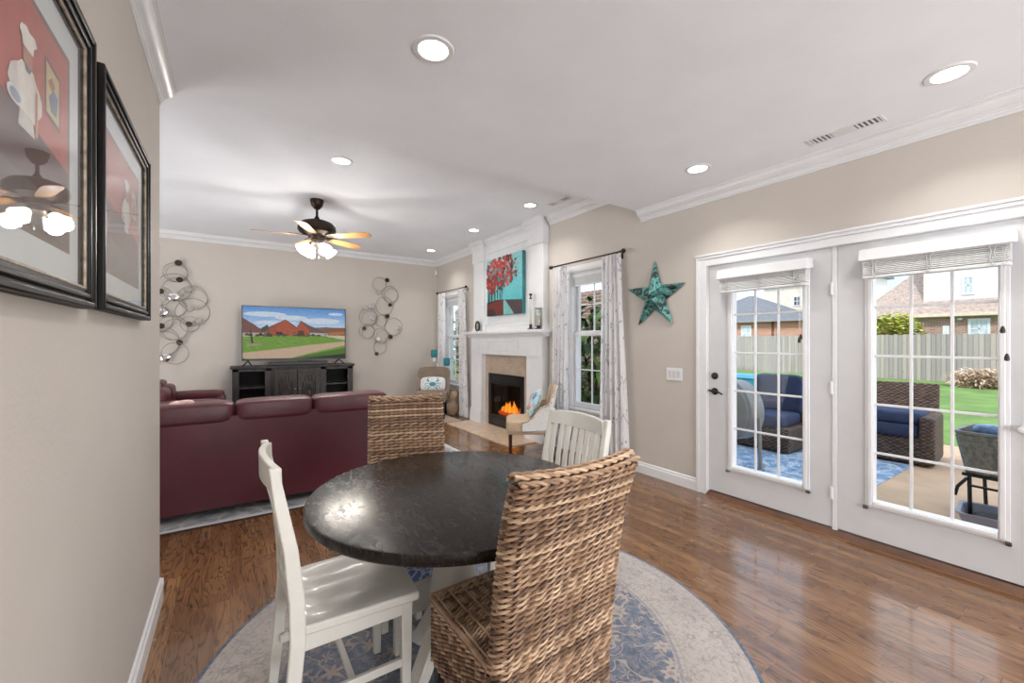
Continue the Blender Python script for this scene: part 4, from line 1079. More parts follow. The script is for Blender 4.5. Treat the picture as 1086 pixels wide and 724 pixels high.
build('photo', MB().lathe([(.002, 0), (.06, 0), (.06, .004), (.002, .004)], 24, M=T(.004, 0, .088, ry=-pi/2, s=(1.25, 1, 1))), pm('grey_photo', (168, 166, 162), .4, var=.3, vs=30), rf)
build('stand', MB().box(-.012, .05, -.07, .07, 0, .012), pm('clear_stand', (190, 190, 186), .3), rf, bevel=.003)

# ---- wing armchairs
def armchair(label, loc, rz, lin, outer, legs_mat, nails=True, tall=.90):
    """faces local +y"""
    t = thing('armchair', label, 'armchair', loc, rz)
    build('seat', MB().pillow((0, .03, .40), (.56, .56, .17), .30, 36, 18), lin, t, smooth=60)
    build('seat_rail', MB().box(-.255, .255, -.22, .29, .30, .37), lin, t, bevel=.02)
    def prof(a):
        a = abs(a)     # 0 centre of the back .. 1 front tip of the wing
        pts = [(0, tall), (.30, tall-.005), (.46, tall-.02), (.53, tall-.08), (.555, tall-.17), (.60, tall-.215), (.68, tall-.235), (.76, tall-.30), (.84, tall-.385), (.92, tall-.425), (1, tall-.44)]
        for (a0, z0), (a1, z1) in zip(pts, pts[1:]):
            if a <= a1: q = (a-a0)/(a1-a0); q = q*q*(3-2*q); return z0+(z1-z0)*q
        return pts[-1][1]
    def plan(a, zz):
        lean = -.10*max(0, (zz-.42)/.5)
        s = 1 if a >= 0 else -1; b = abs(a)
        if b < .42: x = s*b/.42*.245; y = -.245-.03*(1-(b/.42)**2)
        elif b < .58: q = (b-.42)/.16*pi/2; x = s*(.245+.05*sin(q)); y = -.245+.05*(1-cos(q))
        else: q = (b-.58)/.42; x = s*(.295+.008*q); y = -.195+.30*q
        k = max(0, 1-max(0, b-.5)*2.0)
        fl = .035*max(0, min(1, (b-.45)*6))*max(0, (zz-.6)/.3)
        return x+s*fl, y+lean*k
    def inner(u, v):
        a = -1+2*u; z0 = .345; z1 = prof(a); z = z0+(z1-z0)*v; x, y = plan(a, z)
        x2, y2 = plan(min(1, a+.01), z); x1, y1 = plan(max(-1, a-.01), z)
        tx, ty = x2-x1, y2-y1
        return (x, y, z), (ty, -tx, 0)
    def inn(u, v):
        p, n = inner(u, v); n = Vector(n).normalized(); q = .012*sin(pi*u*6)*sin(pi*v*3) if .3 < u < .7 else 0
        return Vector(p)-n*(.055+q), -n
    build('back_lining', MB().sheet(inn, 60, 14, .05), lin, t, smooth=60)
    build('outer_shell', MB().sheet(lambda u, v: inner(u, v), 60, 12, .012), outer, t, smooth=60)
    if nails:
        nb = MB()
        for k in range(80):
            u = (k+.5)/80
            p, n = inner(u, .97); nb.lathe([(.0075, 0), (.006, .004), (.002, .006)], 7, M=Matrix.Translation(Vector(p)) @ Vector(n).to_track_quat('Z', 'Y').to_matrix().to_4x4())
            if k < 26 or k > 53:
                p, n = inner(u, .04); nb.lathe([(.0075, 0), (.006, .004), (.002, .006)], 7, M=Matrix.Translation(Vector(p)) @ Vector(n).to_track_quat('Z', 'Y').to_matrix().to_4x4())
        tag(build('nailhead_trim', nb, M_nail, t), kind='stuff')
    else:
        for (x, z) in ((-.12, .80), (.12, .80), (0, .72), (-.2, .70), (.2, .70), (-.1, .63), (.1, .63)):
            build('tuft_button', MB().pillow((x, -.235-.10*(z-.42)/.5, z), (.022, .014, .022), 1, 10, 8), lin, t, smooth=60)
    for sx in (-1, 1):
        build('leg', MB().tube([(sx*.22, .255, .31), (sx*.22, .255, 0)], [.024, .019], 4), legs_mat, t, smooth=0)
        build('leg', MB().tube([(sx*.21, -.20, .31), (sx*.215, -.24, .15), (sx*.22, -.31, 0)], [.023, .020, .016], 6), legs_mat, t, smooth=40)
    return t
aB_r = atan2(.83, .556)   # facing (-.83,.556)
ac2 = armchair('tan linen wing armchair with white nailhead sides beside the fireplace', (3.045, 4.165, .0), aB_r, M_linen, M_whitefab, M_darkwood)
ac2.scale = (.93, .93, .93)
ac1 = armchair('taupe tufted armchair in the far corner by the window', (3.02, 7.12, .012), pi-.50, M_linen2, M_linen2, M_blackwood, nails=False, tall=.89)
def throw_pillow(name, label, M, size, deco, mats):
    mb = MB().pillow((0, 0, 0), size, .5, 30, 16, puff=1); mb.cur = 1; deco(mb, size); mb.cur = 0
    mb.v = [tuple(M @ Vector(p)) for p in mb.v]
    return one(name, mb, mats, label, 'pillow', smooth=60)
def crab(mb, s):
    mb.pillow((0, -.01, s[2]*.36), (.16, .105, s[2]*.35), 1, 18, 10)
    for sx in (-1, 1):
        for k in range(4):
            a = radians(-50+28*k); r0 = Vector((sx*.07*cos(a), .06*sin(a)-.01, s[2]*.45)); r1 = r0+Vector((sx*.055*cos(a), .055*sin(a)+.01, -.004)); r2 = r1+Vector((sx*.02, -.045, -.008))
            mb.tube([r0, r1, r2], [.007, .006, .003], 6)
        mb.tube([(sx*.06, .04, s[2]*.44), (sx*.10, .075, s[2]*.42), (sx*.075, .105, s[2]*.38)], [.008, .010, .005], 6)
fx, fy = -sin(pi-.50), cos(pi-.50)
throw_pillow('throw_pillow', 'white lumbar pillow with a teal crab on the taupe armchair', T(3.02+fx*-.06, 7.12+fy*-.06, .60, rz=pi-.50+pi) @ T(rx=radians(72)), (.46, .27, .12), crab,
             [pm('pillow_white_print', (216, 220, 224), .9, var=.22, vs=60), pm('crab_teal', (62, 138, 158), .85, var=.25, vs=50)])
def coral(mb, s):
    mb.pillow((-.06, .05, s[2]*.40), (.12, .12, s[2]*.3), 1, 14, 8)
    mb.pillow((.07, -.05, s[2]*.40), (.12, .09, s[2]*.3), 1, 14, 8)
    mb.cur = 2
    mb.pillow((.09, .09, s[2]*.34), (.12, .10, s[2]*.3), 1, 14, 8); mb.pillow((-.08, -.09, s[2]*.36), (.14, .06, s[2]*.3), 1, 14, 8)
gx, gy = -sin(aB_r), cos(aB_r)
throw_pillow('throw_pillow', 'blue and pink seaside pillow leaning in the tan wing armchair', T(3.05+gx*-.06, 4.17+gy*-.06, .62, rz=aB_r+pi) @ T(rx=radians(68)), (.38, .36, .13), coral,
             [pm('pillow_pale_blue', (190, 214, 226), .9, var=.2, vs=30), pm('coral_pink', (222, 150, 140), .9), pm('sea_blue', (112, 168, 204), .9)])
# ---- floor lamp with two teal shades
fl = thing('floor_lamp', 'white floor lamp with two small teal shades behind the taupe armchair', 'lamp', (3.37, 7.55, .0))
build('base', MB().lathe([(.085, 0), (.085, .015), (.03, .03), (.02, .04)], 24), M_trim, fl)
build('pole', MB().tube([(0, 0, .03), (0, 0, .70), (.0, 0, .86)], .014, 10), M_trim, fl)
for dx, dy, z in ((-.125, .02, 1.147), (.120, -.02, .981)):
    a = build('arm', MB().tube([(0, 0, .80), (dx*.6, dy*.6, z-.22), (dx, dy, z-.13), (dx, dy, z-.06)], .011, 8).pillow((dx, dy, z-.13), (.07, .07, .09), .9, 14, 10), M_trim, fl, smooth=60)
    build('lamp_shade', MB().lathe([(.054, -.075), (.062, -.04), (.062, .04), (.054, .075), (.050, .075), (.058, .04), (.058, -.04), (.050, -.075)], 24, (dx, dy, z), caps=False), M_teal, a, smooth=60)
one('floor_vase', MB().lathe([(.05, 0), (.09, .04), (.108, .12), (.095, .20), (.06, .25), (.085, .31), (.10, .37), (.07, .43), (.045, .45), (.055, .48), (.03, .47)], 28, (3.445, 7.15, .0)), pm('tan_pottery', (186, 160, 134), .6, var=.15, vs=9), 'tan gourd shaped pottery vase behind the taupe armchair', 'vase', smooth=60)
one('motion_sensor', MB().pillow((W-.04, YF-.04, 2.82), (.06, .06, .09), .5, 14, 10), M_trim, 'small white motion sensor high in the far room corner', 'sensor', smooth=60)

# ================================================================ things on the right wall
def m_star():
    k = NT('patina_teal_tin'); v = k.obj()
    n = k.noise(k.scale(v, (1, 1, 1)), 13, 6, .7, 1.2)[0]
    col = k.ramp(n, [(.40, srgb(34, 30, 30)), (.47, srgb(52, 78, 78)), (.53, srgb(88, 158, 152)), (.72, srgb(134, 198, 190))])
    return k.fin(col, .4, .25)
sm = MB(); SC = (2.72, 1.838); tips = [(2.726, 2.201), (2.375, 1.939), (2.508, 1.545), (2.934, 1.545), (3.074, 1.944)]
ring = []
for i, (ty, tz) in enumerate(tips):
    a0 = atan2(tz-SC[1], ty-SC[0]); n_ = tips[(i+1) % 5]; a1 = atan2(n_[1]-SC[1], n_[0]-SC[0])
    da = (a1-a0+pi) % (2*pi)-pi
    ring += [(ty, tz), (SC[0]+.135*cos(a0+da/2), SC[1]+.135*sin(a0+da/2))]
vs = [(W-.115, *SC), (W-.006, *SC)]+[(W-.014, *p) for p in ring]
fs = [(0, 2+i, 2+(i+1) % 10) for i in range(10)]+[(1, 2+(i+1) % 10, 2+i) for i in range(10)]
one('metal_star', sm.add(vs, fs), m_star(), 'teal patina tin star hanging on the beige wall', 'wall art', smooth=0)
sw = thing('light_switch', 'white three gang light switch plate beside the patio door', 'switch', (W, 2.504, 1.0))
build('plate', MB().box(W-.007, W, 2.415, 2.593, 1.000, 1.122), M_trim, sw, world=True, bevel=.003)
for k in range(3):
    y = 2.504+(k-1)*.046
    build('rocker', MB().prism([(W-.006, 1.028), (W-.012, 1.03), (W-.008, 1.06), (W-.010, 1.094), (W-.006, 1.096)], y-.016, y+.016, XZ), pm('switch_rocker', (206, 206, 206), .35), sw, world=True)

# ================================================================ framed prints on the left wall
def chef_print(label, ya, yb, za, zb, muted):
    t = thing('framed_print', label, 'picture', (XL, (ya+yb)/2, za))
    x0, xf = XL+.001, XL+.035; m = .052
    M_fr = pm('black_frame_lacquer', (16, 13, 12), .42, var=.2, spec=.3); M_edge = pm('silver_frame_bead', (150, 138, 122), .5, .4, var=.2, vs=40)
    fr = MB()
    for a, b, c, d in ((ya, ya+m, za, zb), (yb-m, yb, za, zb), (ya+m, yb-m, za, za+m), (ya+m, yb-m, zb-m, zb)):
        fr.box(x0, xf-.010, a, b, c, d)
    fr.ring_yz(x0+.01, xf, ya, yb, za, zb, .016); fr.ring_yz(x0+.01, xf-.004, ya+.022, yb-.022, za+.022, zb-.022, .014)
    build('frame', fr, M_fr, t, world=True, bevel=.004)
    e = MB().ring_yz(x0+.011, xf-.009, ya+m-.007, yb-m+.007, za+m-.007, zb-m+.007, .007)
    build('frame_bead', e, M_edge, t, world=True, bevel=.002)
    build('mat_board', MB().box(x0, x0+.010, ya+m-.005, yb-m+.005, za+m-.005, zb-m+.005), pm('mat_board_pale', (214, 219, 219), .8, var=.02), t, world=True)
    q = m+.078
    def f(u, v, d): return (x0+.0104+d*.0003, ya+q+(yb-ya-2*q)*u, za+q+(zb-za-2*q)*v)
    g = MB(); A = lambda pts, c, d: g.poly2(pts, f, d, tuple(int(ch*(1-muted)+190*muted) for ch in c))  # print colours greyed to paint in glare of the glazing
    ob = .028
    A([(-ob, -ob), (1+ob, -ob), (1+ob, 1+ob), (-ob, 1+ob)], (122, 106, 96), 0)
    A([(0, 0), (1, 0), (1, 1), (0, 1)], (186, 90, 74), 1)
    A([(0, 0), (1, 0), (1, .40), (.6, .46), (0, .52)], (96, 70, 66), 2)
    A([(0, 0), (1, 0), (1, .16), (0, .26)], (104, 92, 88), 3)
    A([(.73, .58), (.90, .56), (.90, .84), (.73, .86)], (120, 78, 58), 3); A([(.745, .60), (.885, .585), (.885, .82), (.745, .84)], (206, 190, 140), 4)
    A([(.79, .62), (.85, .62), (.87, .72), (.82, .74), (.77, .68)], (110, 120, 150), 5); A([(.76, .75), (.80, .79), (.84, .76), (.80, .72)], (170, 110, 70), 5)
    A0 = A
    A = lambda pts, c, d: A0([(.56+(u-.485)*.72, .40+(v-.28)*.634) for u, v in pts], c, d)
    A([(.36, .40), (.58, .38), (.62, .52), (.61, .66), (.56, .73), (.42, .73), (.36, .66), (.34, .52)], (228, 222, 212), 6)         # jacket
    A([(.37, .68), (.30, .62), (.27, .52), (.31, .47), (.40, .50), (.38, .56)], (216, 210, 202), 7); A([(.60, .68), (.67, .60), (.67, .50), (.62, .44), (.58, .50), (.60, .57)], (212, 206, 198), 7)
    A([(.40, .40), (.55, .39), (.58, .28), (.38, .28)], (206, 200, 194), 7)                                  # apron
    A([(.44, .73), (.53, .73), (.55, .79), (.53, .85), (.45, .85), (.43, .79)], (190, 134, 108), 8)          # face
    A([(.43, .84), (.55, .84), (.56, .90), (.60, .94), (.57, .985), (.51, .97), (.47, .99), (.41, .965), (.39, .92), (.42, .89)], (236, 232, 224), 9)   # hat
    A([(.45, .73), (.53, .73), (.51, .69), (.47, .69)], (120, 132, 142), 9)
    A([(.34+.085*cos(j*pi/8), .44+.055*sin(j*pi/8)) for j in range(16)], (222, 222, 222), 10); A([(.34+.06*cos(j*pi/8), .44+.038*sin(j*pi/8)) for j in range(16)], (150, 160, 176), 11)
    A([(.575, .30), (.605, .30), (.61, .62), (.58, .62)], (196, 140, 104), 10)
    A = A0
    for j in range(0): A([(.485, .46+.06*j), (.497, .46+.06*j), (.497, .475+.06*j), (.485, .475+.06*j)], (120, 116, 112), 11)
    build('print', g, picmat('printed_paper', .6, 0, .10, 25), t, world=True, smooth=0)
    build('glazing', MB().box(x0+.018, x0+.020, ya+m-.004, yb-m+.004, za+m-.004, zb-m+.004), M_picglass, t, world=True, smooth=0)
    return t
chef_print('black framed chef print nearest the camera, cut off by the edge', .70, 1.485, 1.462, 2.145, 0)
chef_print('black framed chef print farther along the wall, whole frame showing', 1.565, 2.335, 1.468, 2.14, .22)

# ================================================================ outdoors
G = -.12
struct('patio_slab', MB().box(W+TW, 8.6, -2.5, 3.6, G-.1, G), M_patio)
tag(build('lawn', MB().grid(lambda u, v: (W+TW+34*u, -12+42*v, G-.03+.015*sin(u*40)*sin(v*37)), 60, 60), M_grass, smooth=60), kind='structure')
def m_planks():
    k = NT('weathered_fence_plank'); v = k.obj(); x, y, z = k.sep(v)
    r = k.math('FLOOR', k.math('DIVIDE', y, .14)); fy = k.math('FRACT', k.math('DIVIDE', y, .14))
    wn_ = k.n('ShaderNodeTexWhiteNoise', noise_dimensions='1D'); k.set(wn_.inputs['W'], r)
    col = k.ramp(wn_.outputs[0], [(0, srgb(154, 146, 142)), (.5, srgb(168, 160, 155)), (1, srgb(184, 172, 162))])
    g = k.noise(k.comb(k.math('MULTIPLY', y, 8), k.math('ADD', z, k.math('MULTIPLY', r, 3.1)), 0.0), 4, 4, .6)[0]
    col = k.mix(k.math('MULTIPLY', k.step(g, .5, .75), .3), col, srgb(120, 108, 100))
    kn = k.step(k.voro(k.comb(y, k.math('MULTIPLY', z, .55), 0.0), 4.5)[0], .10, .05)
    col = k.mix(k.math('MULTIPLY', kn, .6), col, srgb(92, 80, 76))
    gp = k.math('LESS_THAN', k.math('MINIMUM', fy, k.math('SUBTRACT', 1.0, fy)), .05)
    col = k.mix(k.math('MULTIPLY', gp, .7), col, srgb(96, 86, 80))
    return k.fin(col, .85)
fn_ = thing('wooden_fence', 'weathered grey plank privacy fence behind the lawn', 'fence', (22.7, 7, G-.03))
fb_ = MB(); y = -8.0; k = 0
while y < 19:
    fb_.box(22.68, 22.70, y, y+.136, G-.05, 1.66+.015*sin(k*2.7)); y += .14; k += 1
build('plank_panel', fb_, m_planks(), fn_, world=True, smooth=0)
for z in (.15, .85, 1.45): build('rail', MB().box(22.70, 22.745, -8, 19, z, z+.09), pm('fence_rail', (150, 138, 126), .9), fn_, world=True)

def m_brick(name, c0, c1):
    k = NT(name); x, y, z = k.sep(k.obj())
    b = k.n('ShaderNodeTexBrick'); k.set(b.inputs['Vector'], k.comb(k.math('ADD', x, y), z, 0.0)); b.inputs['Scale'].default_value = 1
    b.inputs['Brick Width'].default_value = .21; b.inputs['Row Height'].default_value = .075; b.inputs['Mortar Size'].default_value = .008
    b.inputs['Color1'].default_value = srgb(*c0); b.inputs['Color2'].default_value = srgb(*c1); b.inputs['Mortar'].default_value = srgb(188, 178, 168)
    return k.fin(b.outputs[0], .85)
def m_siding(name, c):
    k = NT(name); x, y, z = k.sep(k.obj()); f = k.math('FRACT', k.math('DIVIDE', z, .16))
    col = k.mix(k.math('MULTIPLY', k.math('LESS_THAN', f, .10), .35), srgb(*c), srgb(150, 150, 154))
    return k.fin(col, .7)
M_shing = pm('brown_shingles', (178, 158, 146), .9, var=.14, vs=8, bump=.5, bs=14)
M_shingg = pm('grey_shingles', (120, 122, 127), .9, var=.10, vs=8)
M_cream = pm('cream_fascia', (222, 208, 184), .6)
M_pane = pm('window_pane_pale', (196, 208, 214), .15, var=.15, vs=3)
def ewindow(parent, x, y0, y1, z0, z1, mat=None):
    f = build('window_frame', MB().ring_yz(x-.06, x+.02, y0, y1, z0, z1, .09), M_trim, parent, world=True)
    build('pane', MB().box(x-.03, x-.02, y0+.08, y1-.08, z0+.08, z1-.08), mat or M_pane, f, world=True)
    build('window_bars', MB().box(x-.045, x-.031, (y0+y1)/2-.025, (y0+y1)/2+.025, z0+.08, z1-.08).box(x-.045, x-.031, y0+.08, y1-.08, (z0+z1)/2-.025, (z0+z1)/2+.025), M_trim, f, world=True)
h2 = thing('neighbour_house', 'brick house with brown roof and pale siding storey behind the fence', 'house', (30, 4, G))
build('brick_wall', MB().box(28, 36, -6, 8.0, G, 2.75), m_brick('tan_brown_brick', (176, 138, 118), (146, 108, 92)), h2, world=True, smooth=0)
ev = (-6.5, 8.45); ridge_z = 7.2
rf2 = MB().add([(27.6, ev[0], 2.68), (27.6, ev[1], 2.68), (37, ev[1], 2.68), (37, ev[0], 2.68), (32.3, -2, ridge_z), (32.3, 4.8, ridge_z)], [(0, 1, 5, 4), (1, 2, 5), (2, 3, 4, 5), (3, 0, 4), (0, 3, 2, 1)])
build('roof', rf2, M_shing, h2, world=True, smooth=0)
build('fascia', MB().box(27.55, 27.62, ev[0], ev[1], 2.55, 2.70).box(27.62, 28.1, ev[0], ev[1], 2.53, 2.57).box(27.6, 37, ev[1]-.02, ev[1]+.05, 2.55, 2.70), M_cream, h2, world=True)
build('upper_storey', MB().box(28.3, 34, -3, 5.83, 2.9, 6.9), m_siding('pale_siding', (226, 226, 230)), h2, world=True, smooth=0)
build('corner_board', MB().box(28.26, 28.3, 5.72, 5.84, 2.9, 6.9).box(28.26, 28.3, 4.80, 4.90, 2.9, 6.9), pm('corner_trim', (232, 214, 206), .6), h2, world=True)
build('upper_roof', MB().prism([(27.9, 6.85), (34.4, 6.85), (31.2, 8.8)], -3.4, 6.4, XZ), M_shing, h2, world=True, smooth=0)
ewindow(h2, 28.3, 4.13, 4.55, 3.55, 4.42)
ewindow(h2, 28.0, 3.62, 4.30, 1.50, 2.42); ewindow(h2, 28.0, 6.02, 6.52, 1.3, 2.40); ewindow(h2, 28.0, 4.90, 5.12, 1.3, 2.12, pm('dark_pane', (60, 62, 72), .2))
build('flood_light', MB().pillow((27.9, 4.55, 2.42), (.12, .2, .12), .8, 12, 8), M_trim, h2, world=True)
h1 = thing('neighbour_garage', 'brick garage with grey hip roof seen through the hinged door', 'house', (31, 13.5, G))
build('brick_wall', MB().box(30, 36, 10.5, 19, G, 2.82), m_brick('orange_brick', (204, 138, 104), (182, 112, 82)), h1, world=True, smooth=0)
build('roof', MB().add([(29.6, 12.2, 2.8), (29.6, 20.6, 2.8), (36.1, 20.6, 2.8), (36.1, 12.2, 2.8), (32.9, 16.2, 4.85), (32.9, 16.6, 4.85)], [(0, 1, 5, 4), (1, 2, 5), (2, 3, 4, 5), (3, 0, 4), (0, 3, 2, 1)]), M_shingg, h1, world=True, smooth=0)
build('fascia', MB().box(29.55, 29.62, 9.5, 19.5, 2.70, 2.84), pm('grey_fascia', (150, 150, 154), .6), h1, world=True)
build('upper_storey', MB().box(36.2, 40, 10.2, 17.0, 2.8, 6.0), pm('cream_siding', (234, 224, 206), .7), h1, world=True, smooth=0)
build('upper_roof', MB().prism([(35.7, 5.95), (40.5, 5.95), (38.1, 7.5)], 9.9, 17.4, XZ), M_shingg, h1, world=True, smooth=0)
build('porch_roof', MB().add([(29.6, 9.5, 2.8), (29.6, 13.6, 2.8), (36.0, 13.6, 2.8), (36.0, 9.5, 2.8), (32.5, 11.0, 3.35), (32.5, 13.6, 3.35)], [(0, 1, 5, 4), (1, 2, 5), (2, 3, 4, 5), (3, 0, 4), (0, 3, 2, 1)]), M_shingg, h1, world=True, smooth=0)
ewindow(h1, 36.2, 14.3, 14.85, 4.1, 4.9, pm('dark_pane_upper', (70, 72, 80), .2)); ewindow(h1, 30.0, 14.9, 15.6, 1.4, 2.5)
build('garage_post', MB().box(29.95, 30.0, 13.45, 13.6, G, 2.8), pm('dark_post', (110, 62, 44), .7), h1, world=True)

# ---- foliage
def leaf_mesh(mb, rnd, c, size, n, lw, ll, droop=.4):
    for k in range(n):
        while True:
            p = Vector((rnd.uniform(-1, 1), rnd.uniform(-1, 1), rnd.uniform(-1, 1)))
            if p.length < 1: break
        q = Vector((c[0]+p.x*size[0], c[1]+p.y*size[1], c[2]+p.z*size[2]))
        a = rnd.uniform(0, 2*pi); d = Vector((cos(a), sin(a), rnd.uniform(-.3, .7))).normalized()
        s = d.cross(Vector((0, 0, 1))).normalized(); L_ = ll*rnd.uniform(.6, 1.2); w_ = lw*rnd.uniform(.7, 1.2)
        pts = [q-s*w_*.1, q+d*L_*.35-s*w_*.5, q+d*L_*.75-s*w_*.4-Vector((0, 0, L_*droop*.2)), q+d*L_-Vector((0, 0, L_*droop*.5)), q+d*L_*.75+s*w_*.4-Vector((0, 0, L_*droop*.2)), q+d*L_*.35+s*w_*.5, q+s*w_*.1]
        mb.cur = rnd.randint(0, 2)
        mb.add(pts, [(0, 1, 5, 6), (1, 2, 4, 5), (2, 3, 4)])
def leafset(cs): return [pm('leaf_%d_%d_%d' % c, c, .55, var=.12, vs=3) for c in cs]
GREEN = leafset([(84, 120, 54), (124, 158, 74), (52, 84, 40)]); YEL = leafset([(206, 208, 84), (178, 190, 80), (222, 214, 120)]); DRY = leafset([(232, 204, 176), (216, 186, 156), (240, 218, 198)])
M_bark = pm('brown_bark', (96, 74, 58), .9, var=.25, vs=20)
def bush(name, label, cat, c, size, n, lw, ll, mats, trunk=True, seed=1, droop=.4):
    t = thing(name, label, cat, (c[0], c[1], G-.02))
    mb = MB(); leaf_mesh(mb, random.Random(seed), c, size, n, lw, ll, droop)
    build('foliage', mb, mats, t, world=True, smooth=0)
    st_ = MB()
    for k in range(4):
        a = k*1.7; st_.tube([(c[0]+.05*cos(a), c[1]+.05*sin(a), G-.05), (c[0]+size[0]*.3*cos(a), c[1]+size[1]*.3*sin(a), c[2]-size[2]*.2), (c[0]+size[0]*.6*cos(a), c[1]+size[1]*.6*sin(a), c[2]+size[2]*.5)], [.04, .028, .012], 6)
    build('stem', st_, M_bark, t, world=True)
    return t
bush('flowering_shrub', 'yellow green shrub rising above the fence by the brick house', 'shrub', (24.0, 5.9, 1.8), (.8, .95, .85), 2200, .13, .20, YEL, seed=2)
bush('dry_grass_clump', 'pale dry ornamental grass clump at the foot of the fence', 'plant', (20.6, 2.9, .12), (.6, .75, .34), 2600, .035, .30, DRY, seed=3)
bush('garden_tree', 'leafy green tree beyond the fence near the grey roof', 'tree', (33.0, 23.5, 3.9), (2.2, 2.6, 2.2), 1800, .2, .4, GREEN, seed=4)
bush('tropical_shrub', 'broad leaved green shrub outside the window nearest the star', 'shrub', (4.95, 4.85, 1.05), (.5, .75, 1.15), 420, .11, .42, GREEN, seed=5, droop=1.0)
bush('tropical_shrub', 'dark leafy shrub low outside the window nearest the star', 'shrub', (5.5, 7.0, .9), (.5, .85, 1.0), 700, .10, .34, GREEN, seed=6, droop=.8)
bush('garden_bush', 'green bush outside the corner window', 'shrub', (5.2, 9.9, 1.2), (.6, .9, 1.1), 1100, .08, .2, GREEN, seed=7)
one('brick_garden_wall', MB().box(6.6, 6.85, 5.6, 13.5, G-.05, 2.5), m_brick('garden_brick', (150, 116, 96), (128, 96, 80)), 'brown brick garden wall behind the shrubs outside the windows', 'wall', smooth=0)

# ---- patio furniture
def patio_chair(label, loc, rz, w, back_h, arm=True, slumped=False):
    """faces local +y"""
    t = thing('patio_chair', label, 'chair', loc, rz)
    hw = w/2
    build('base', MB().box(-hw, hw, -.32, .36, .03, .34), M_wick_out, t, bevel=.02)
    build('backrest', MB().box(-hw, hw, -.42, -.34, .05, back_h, T(rx=radians(6))), M_wick_out, t, bevel=.02)
    if arm:
        for s in (-1, 1): build('arm', MB().box(s*hw-.09 if s > 0 else -hw-.05, s*hw+.05 if s > 0 else -hw+.09, -.36, .38, .02, .60), M_wick_out, t, bevel=.04, seg=3)
    build('seat_cushion', MB().pillow((0, .06, .42), (w-.16, .66, .17), .3, 28, 14), M_navy, t, smooth=60)
    if slumped: build('back_cushion', MB().pillow((0, .05, .57), (w-.10, .66, .17), .4, 28, 14), M_navy, t, smooth=60)
    else: build('back_cushion', MB().pillow((0, -.24, .76), (w-.16, .17, .56), .3, 28, 16, M=T(rx=radians(4))), M_navy, t, smooth=60)
    return t
patio_chair('wicker patio chair with upright navy back cushion beyond the hinged door', (6.42, 2.94, G), pi/2, .80, .90, arm=False)
patio_chair('wicker patio chair with navy cushion lying flat on its seat', (7.15, 1.76, G), pi/2+.08, .74, .99, slumped=True)
org = m_area_rug('outdoor_rug_pile', (82, 116, 158), (126, 156, 188), (222, 226, 228), 4.2)
one('outdoor_rug', MB().box(4.35, 6.85, 1.50, 3.6, G, G+.008), org, 'blue and white outdoor rug on the patio', 'rug', bevel=.002)
fanm = pm('grey_fan_plastic', (140, 140, 138), .4)
of = thing('drum_fan', 'large grey drum fan standing on the patio outside the hinged door', 'fan', (5.12, 2.86, G+.011), .0)
Mf = T(.0, -.10, .66, rz=radians(-109)) @ T(rx=-pi/2)
build('drum', MB().lathe([(.34, -.10), (.36, -.08), (.36, .10), (.34, .12), (.33, .10), (.33, -.08)], 36, M=Mf, caps=False).lathe([(.345, -.08), (.33, -.12), (.20, -.19), (.08, -.22), (.01, -.22)], 36, M=Mf, caps=False), fanm, of)
gr_ = MB()
for r in (.06, .12, .18, .24, .30): gr_.tube([(r*cos(2*pi*k/30), r*sin(2*pi*k/30), -.10-.04*(1-r/.33)) for k in range(30)], .004, 5, True, M=Mf)
for k in range(16): gr_.tube([(.02*cos(k*pi/8), .02*sin(k*pi/8), -.14), (.335*cos(k*pi/8), .335*sin(k*pi/8), -.10)], .004, 5, M=Mf)
build('rear_grille', gr_, fanm, of)
for k in range(3): build('fan_blade', MB().prism([(.05, -.04), (.30, -.10), (.31, .06), (.05, .04)], -.005, .005, XY, Mf @ T(rz=k*2*pi/3) @ T(rx=.4)), fanm, of)
build('motor', MB().lathe([(.02, -.30), (.09, -.29), (.10, -.16), (.10, -.08), (.02, -.06)], 24, M=Mf), pm('motor_grey', (110, 110, 110), .4), of)
for s in (-1, 1): build('leg', MB().tube([(s*.12, -.10+s*.36, .62), (s*.13, -.10+s*.38, .02)], .022, 8).tube([(s*.13-.26, -.10+s*.38-.09, .02), (s*.13+.26, -.10+s*.38+.09, .02)], .022, 8), fanm, of)
cl = thing('patio_cooler', 'ribbed grey tub with blue covers on a dark metal stand', 'cooler', (5.33, .43, G), -.05)
def tubr(sc_, z): 
    f, L = rrect(.27*sc_, .42*sc_, .07); return [(*f(i/96)[0], z) for i in range(96)]
def tubrib(sc_, z):
    f, L = rrect(.27*sc_, .42*sc_, .07); out = []
    for i in range(96):
        (x, y), (nx, ny) = f(i/96); q = .006*(i % 2); out.append((x+nx*q, y+ny*q, z))
    return out
build('tub', MB().rings([tubr(.86, .40), tubrib(.88, .41), tubrib(1.0, .70), tubr(1.0, .72), tubr(1.04, .73), tubr(1.04, .75), tubr(.97, .75), tubr(.85, .44)], caps=True), M_galv, cl, smooth=0)
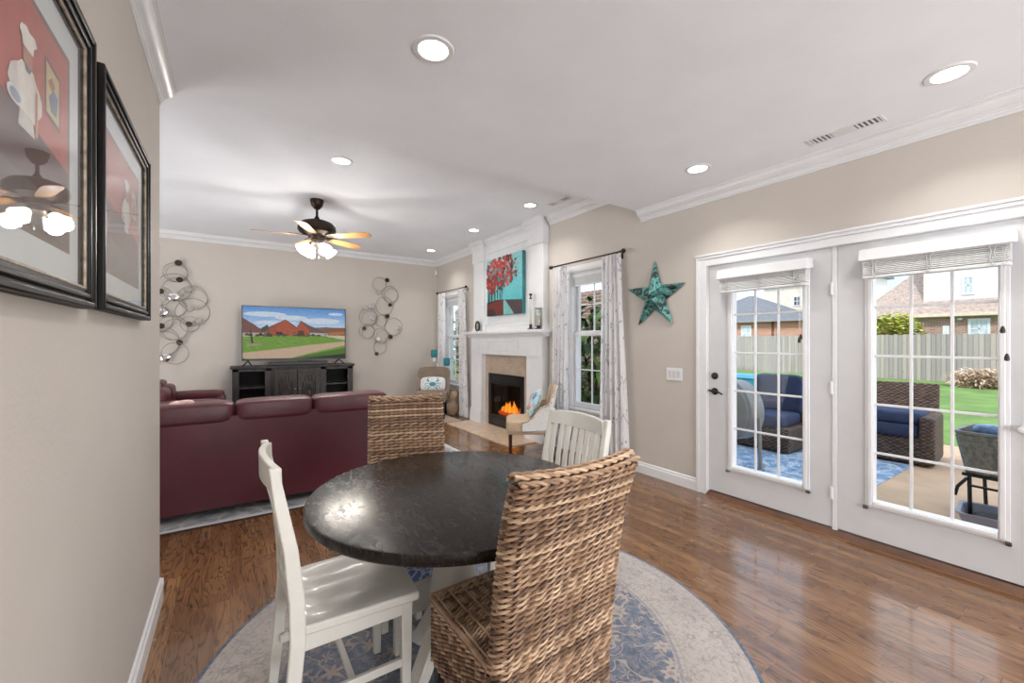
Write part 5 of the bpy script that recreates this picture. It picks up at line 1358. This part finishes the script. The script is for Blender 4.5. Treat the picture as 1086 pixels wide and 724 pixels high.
build('handle', MB().tube([(-.285, .12*cos(pi*k/12), .64-.12*sin(pi*k/12)) for k in range(13)], .010, 8), M_blackplastic, cl)
lin_ = MB(); rnd = random.Random(9)
for k in range(12): lin_.pillow((rnd.uniform(-.16, .16), rnd.uniform(-.30, .30), .74+rnd.uniform(-.02, .02)), (.18, .22, .10), .7, 14, 8)
build('blue_cover', lin_, pm('blue_cover_plastic', (112, 146, 190), .35, var=.35, vs=12), cl, smooth=60)
sd = MB()
for sx in (-1, 1):
    for sy in (-1, 1): sd.tube([(sx*.22, sy*.34, .39), (sx*.24, sy*.33, 0)], .014, 6)
sd.box(-.24, .24, -.38, .38, .375, .40)
sd.tube([(-.23, -.35, .30), (-.23, .35, .30)], .010, 6); sd.tube([(.23, -.35, .30), (.23, .35, .30)], .010, 6)
for sy in (-1, 1): sd.tube([(-.23, sy*.35, .36), (-.26, sy*.40, .28), (-.24, sy*.42, .20)], .012, 6)
build('stand', sd, M_blackplastic, cl)
by = thing('plastic_bin', 'shallow grey plastic bin on the patio beneath the cooler stand', 'bin', (5.02, .58, G), .1)
build('shell', MB().rings([[(*rrect(h, h2_, .03)[0](i/40)[0], z) for i in range(40)] for h, h2_, z in ((.16, .20, 0), (.19, .235, .13), (.205, .25, .135), (.205, .25, .145), (.18, .225, .14), (.15, .19, .01))]), pm('grey_bin', (156, 158, 176), .4), by)
build('contents', MB().pillow((0, 0, .07), (.28, .34, .09), .6, 16, 8), pm('dark_tools', (50, 46, 46), .6, var=.4, vs=20), by, smooth=60)
wt_ = thing('play_pool', 'blue plastic play pool on the lawn behind the drum fan', 'play pool', (13.6, 7.1, G-.03))
build('shell', MB().rings([[(*rrect(h, h2_, .1)[0](i/40)[0], z) for i in range(40)] for h, h2_, z in ((.5, .6, 0), (.62, .75, .40), (.68, .80, .42), (.66, .78, .46), (.56, .7, .42), (.46, .56, .06))]), pm('pool_blue', (88, 156, 206), .35), wt_)
build('water', MB().box(-.5, .5, -.6, .6, .28, .30), pm('pool_water', (170, 214, 232), .05), wt_)
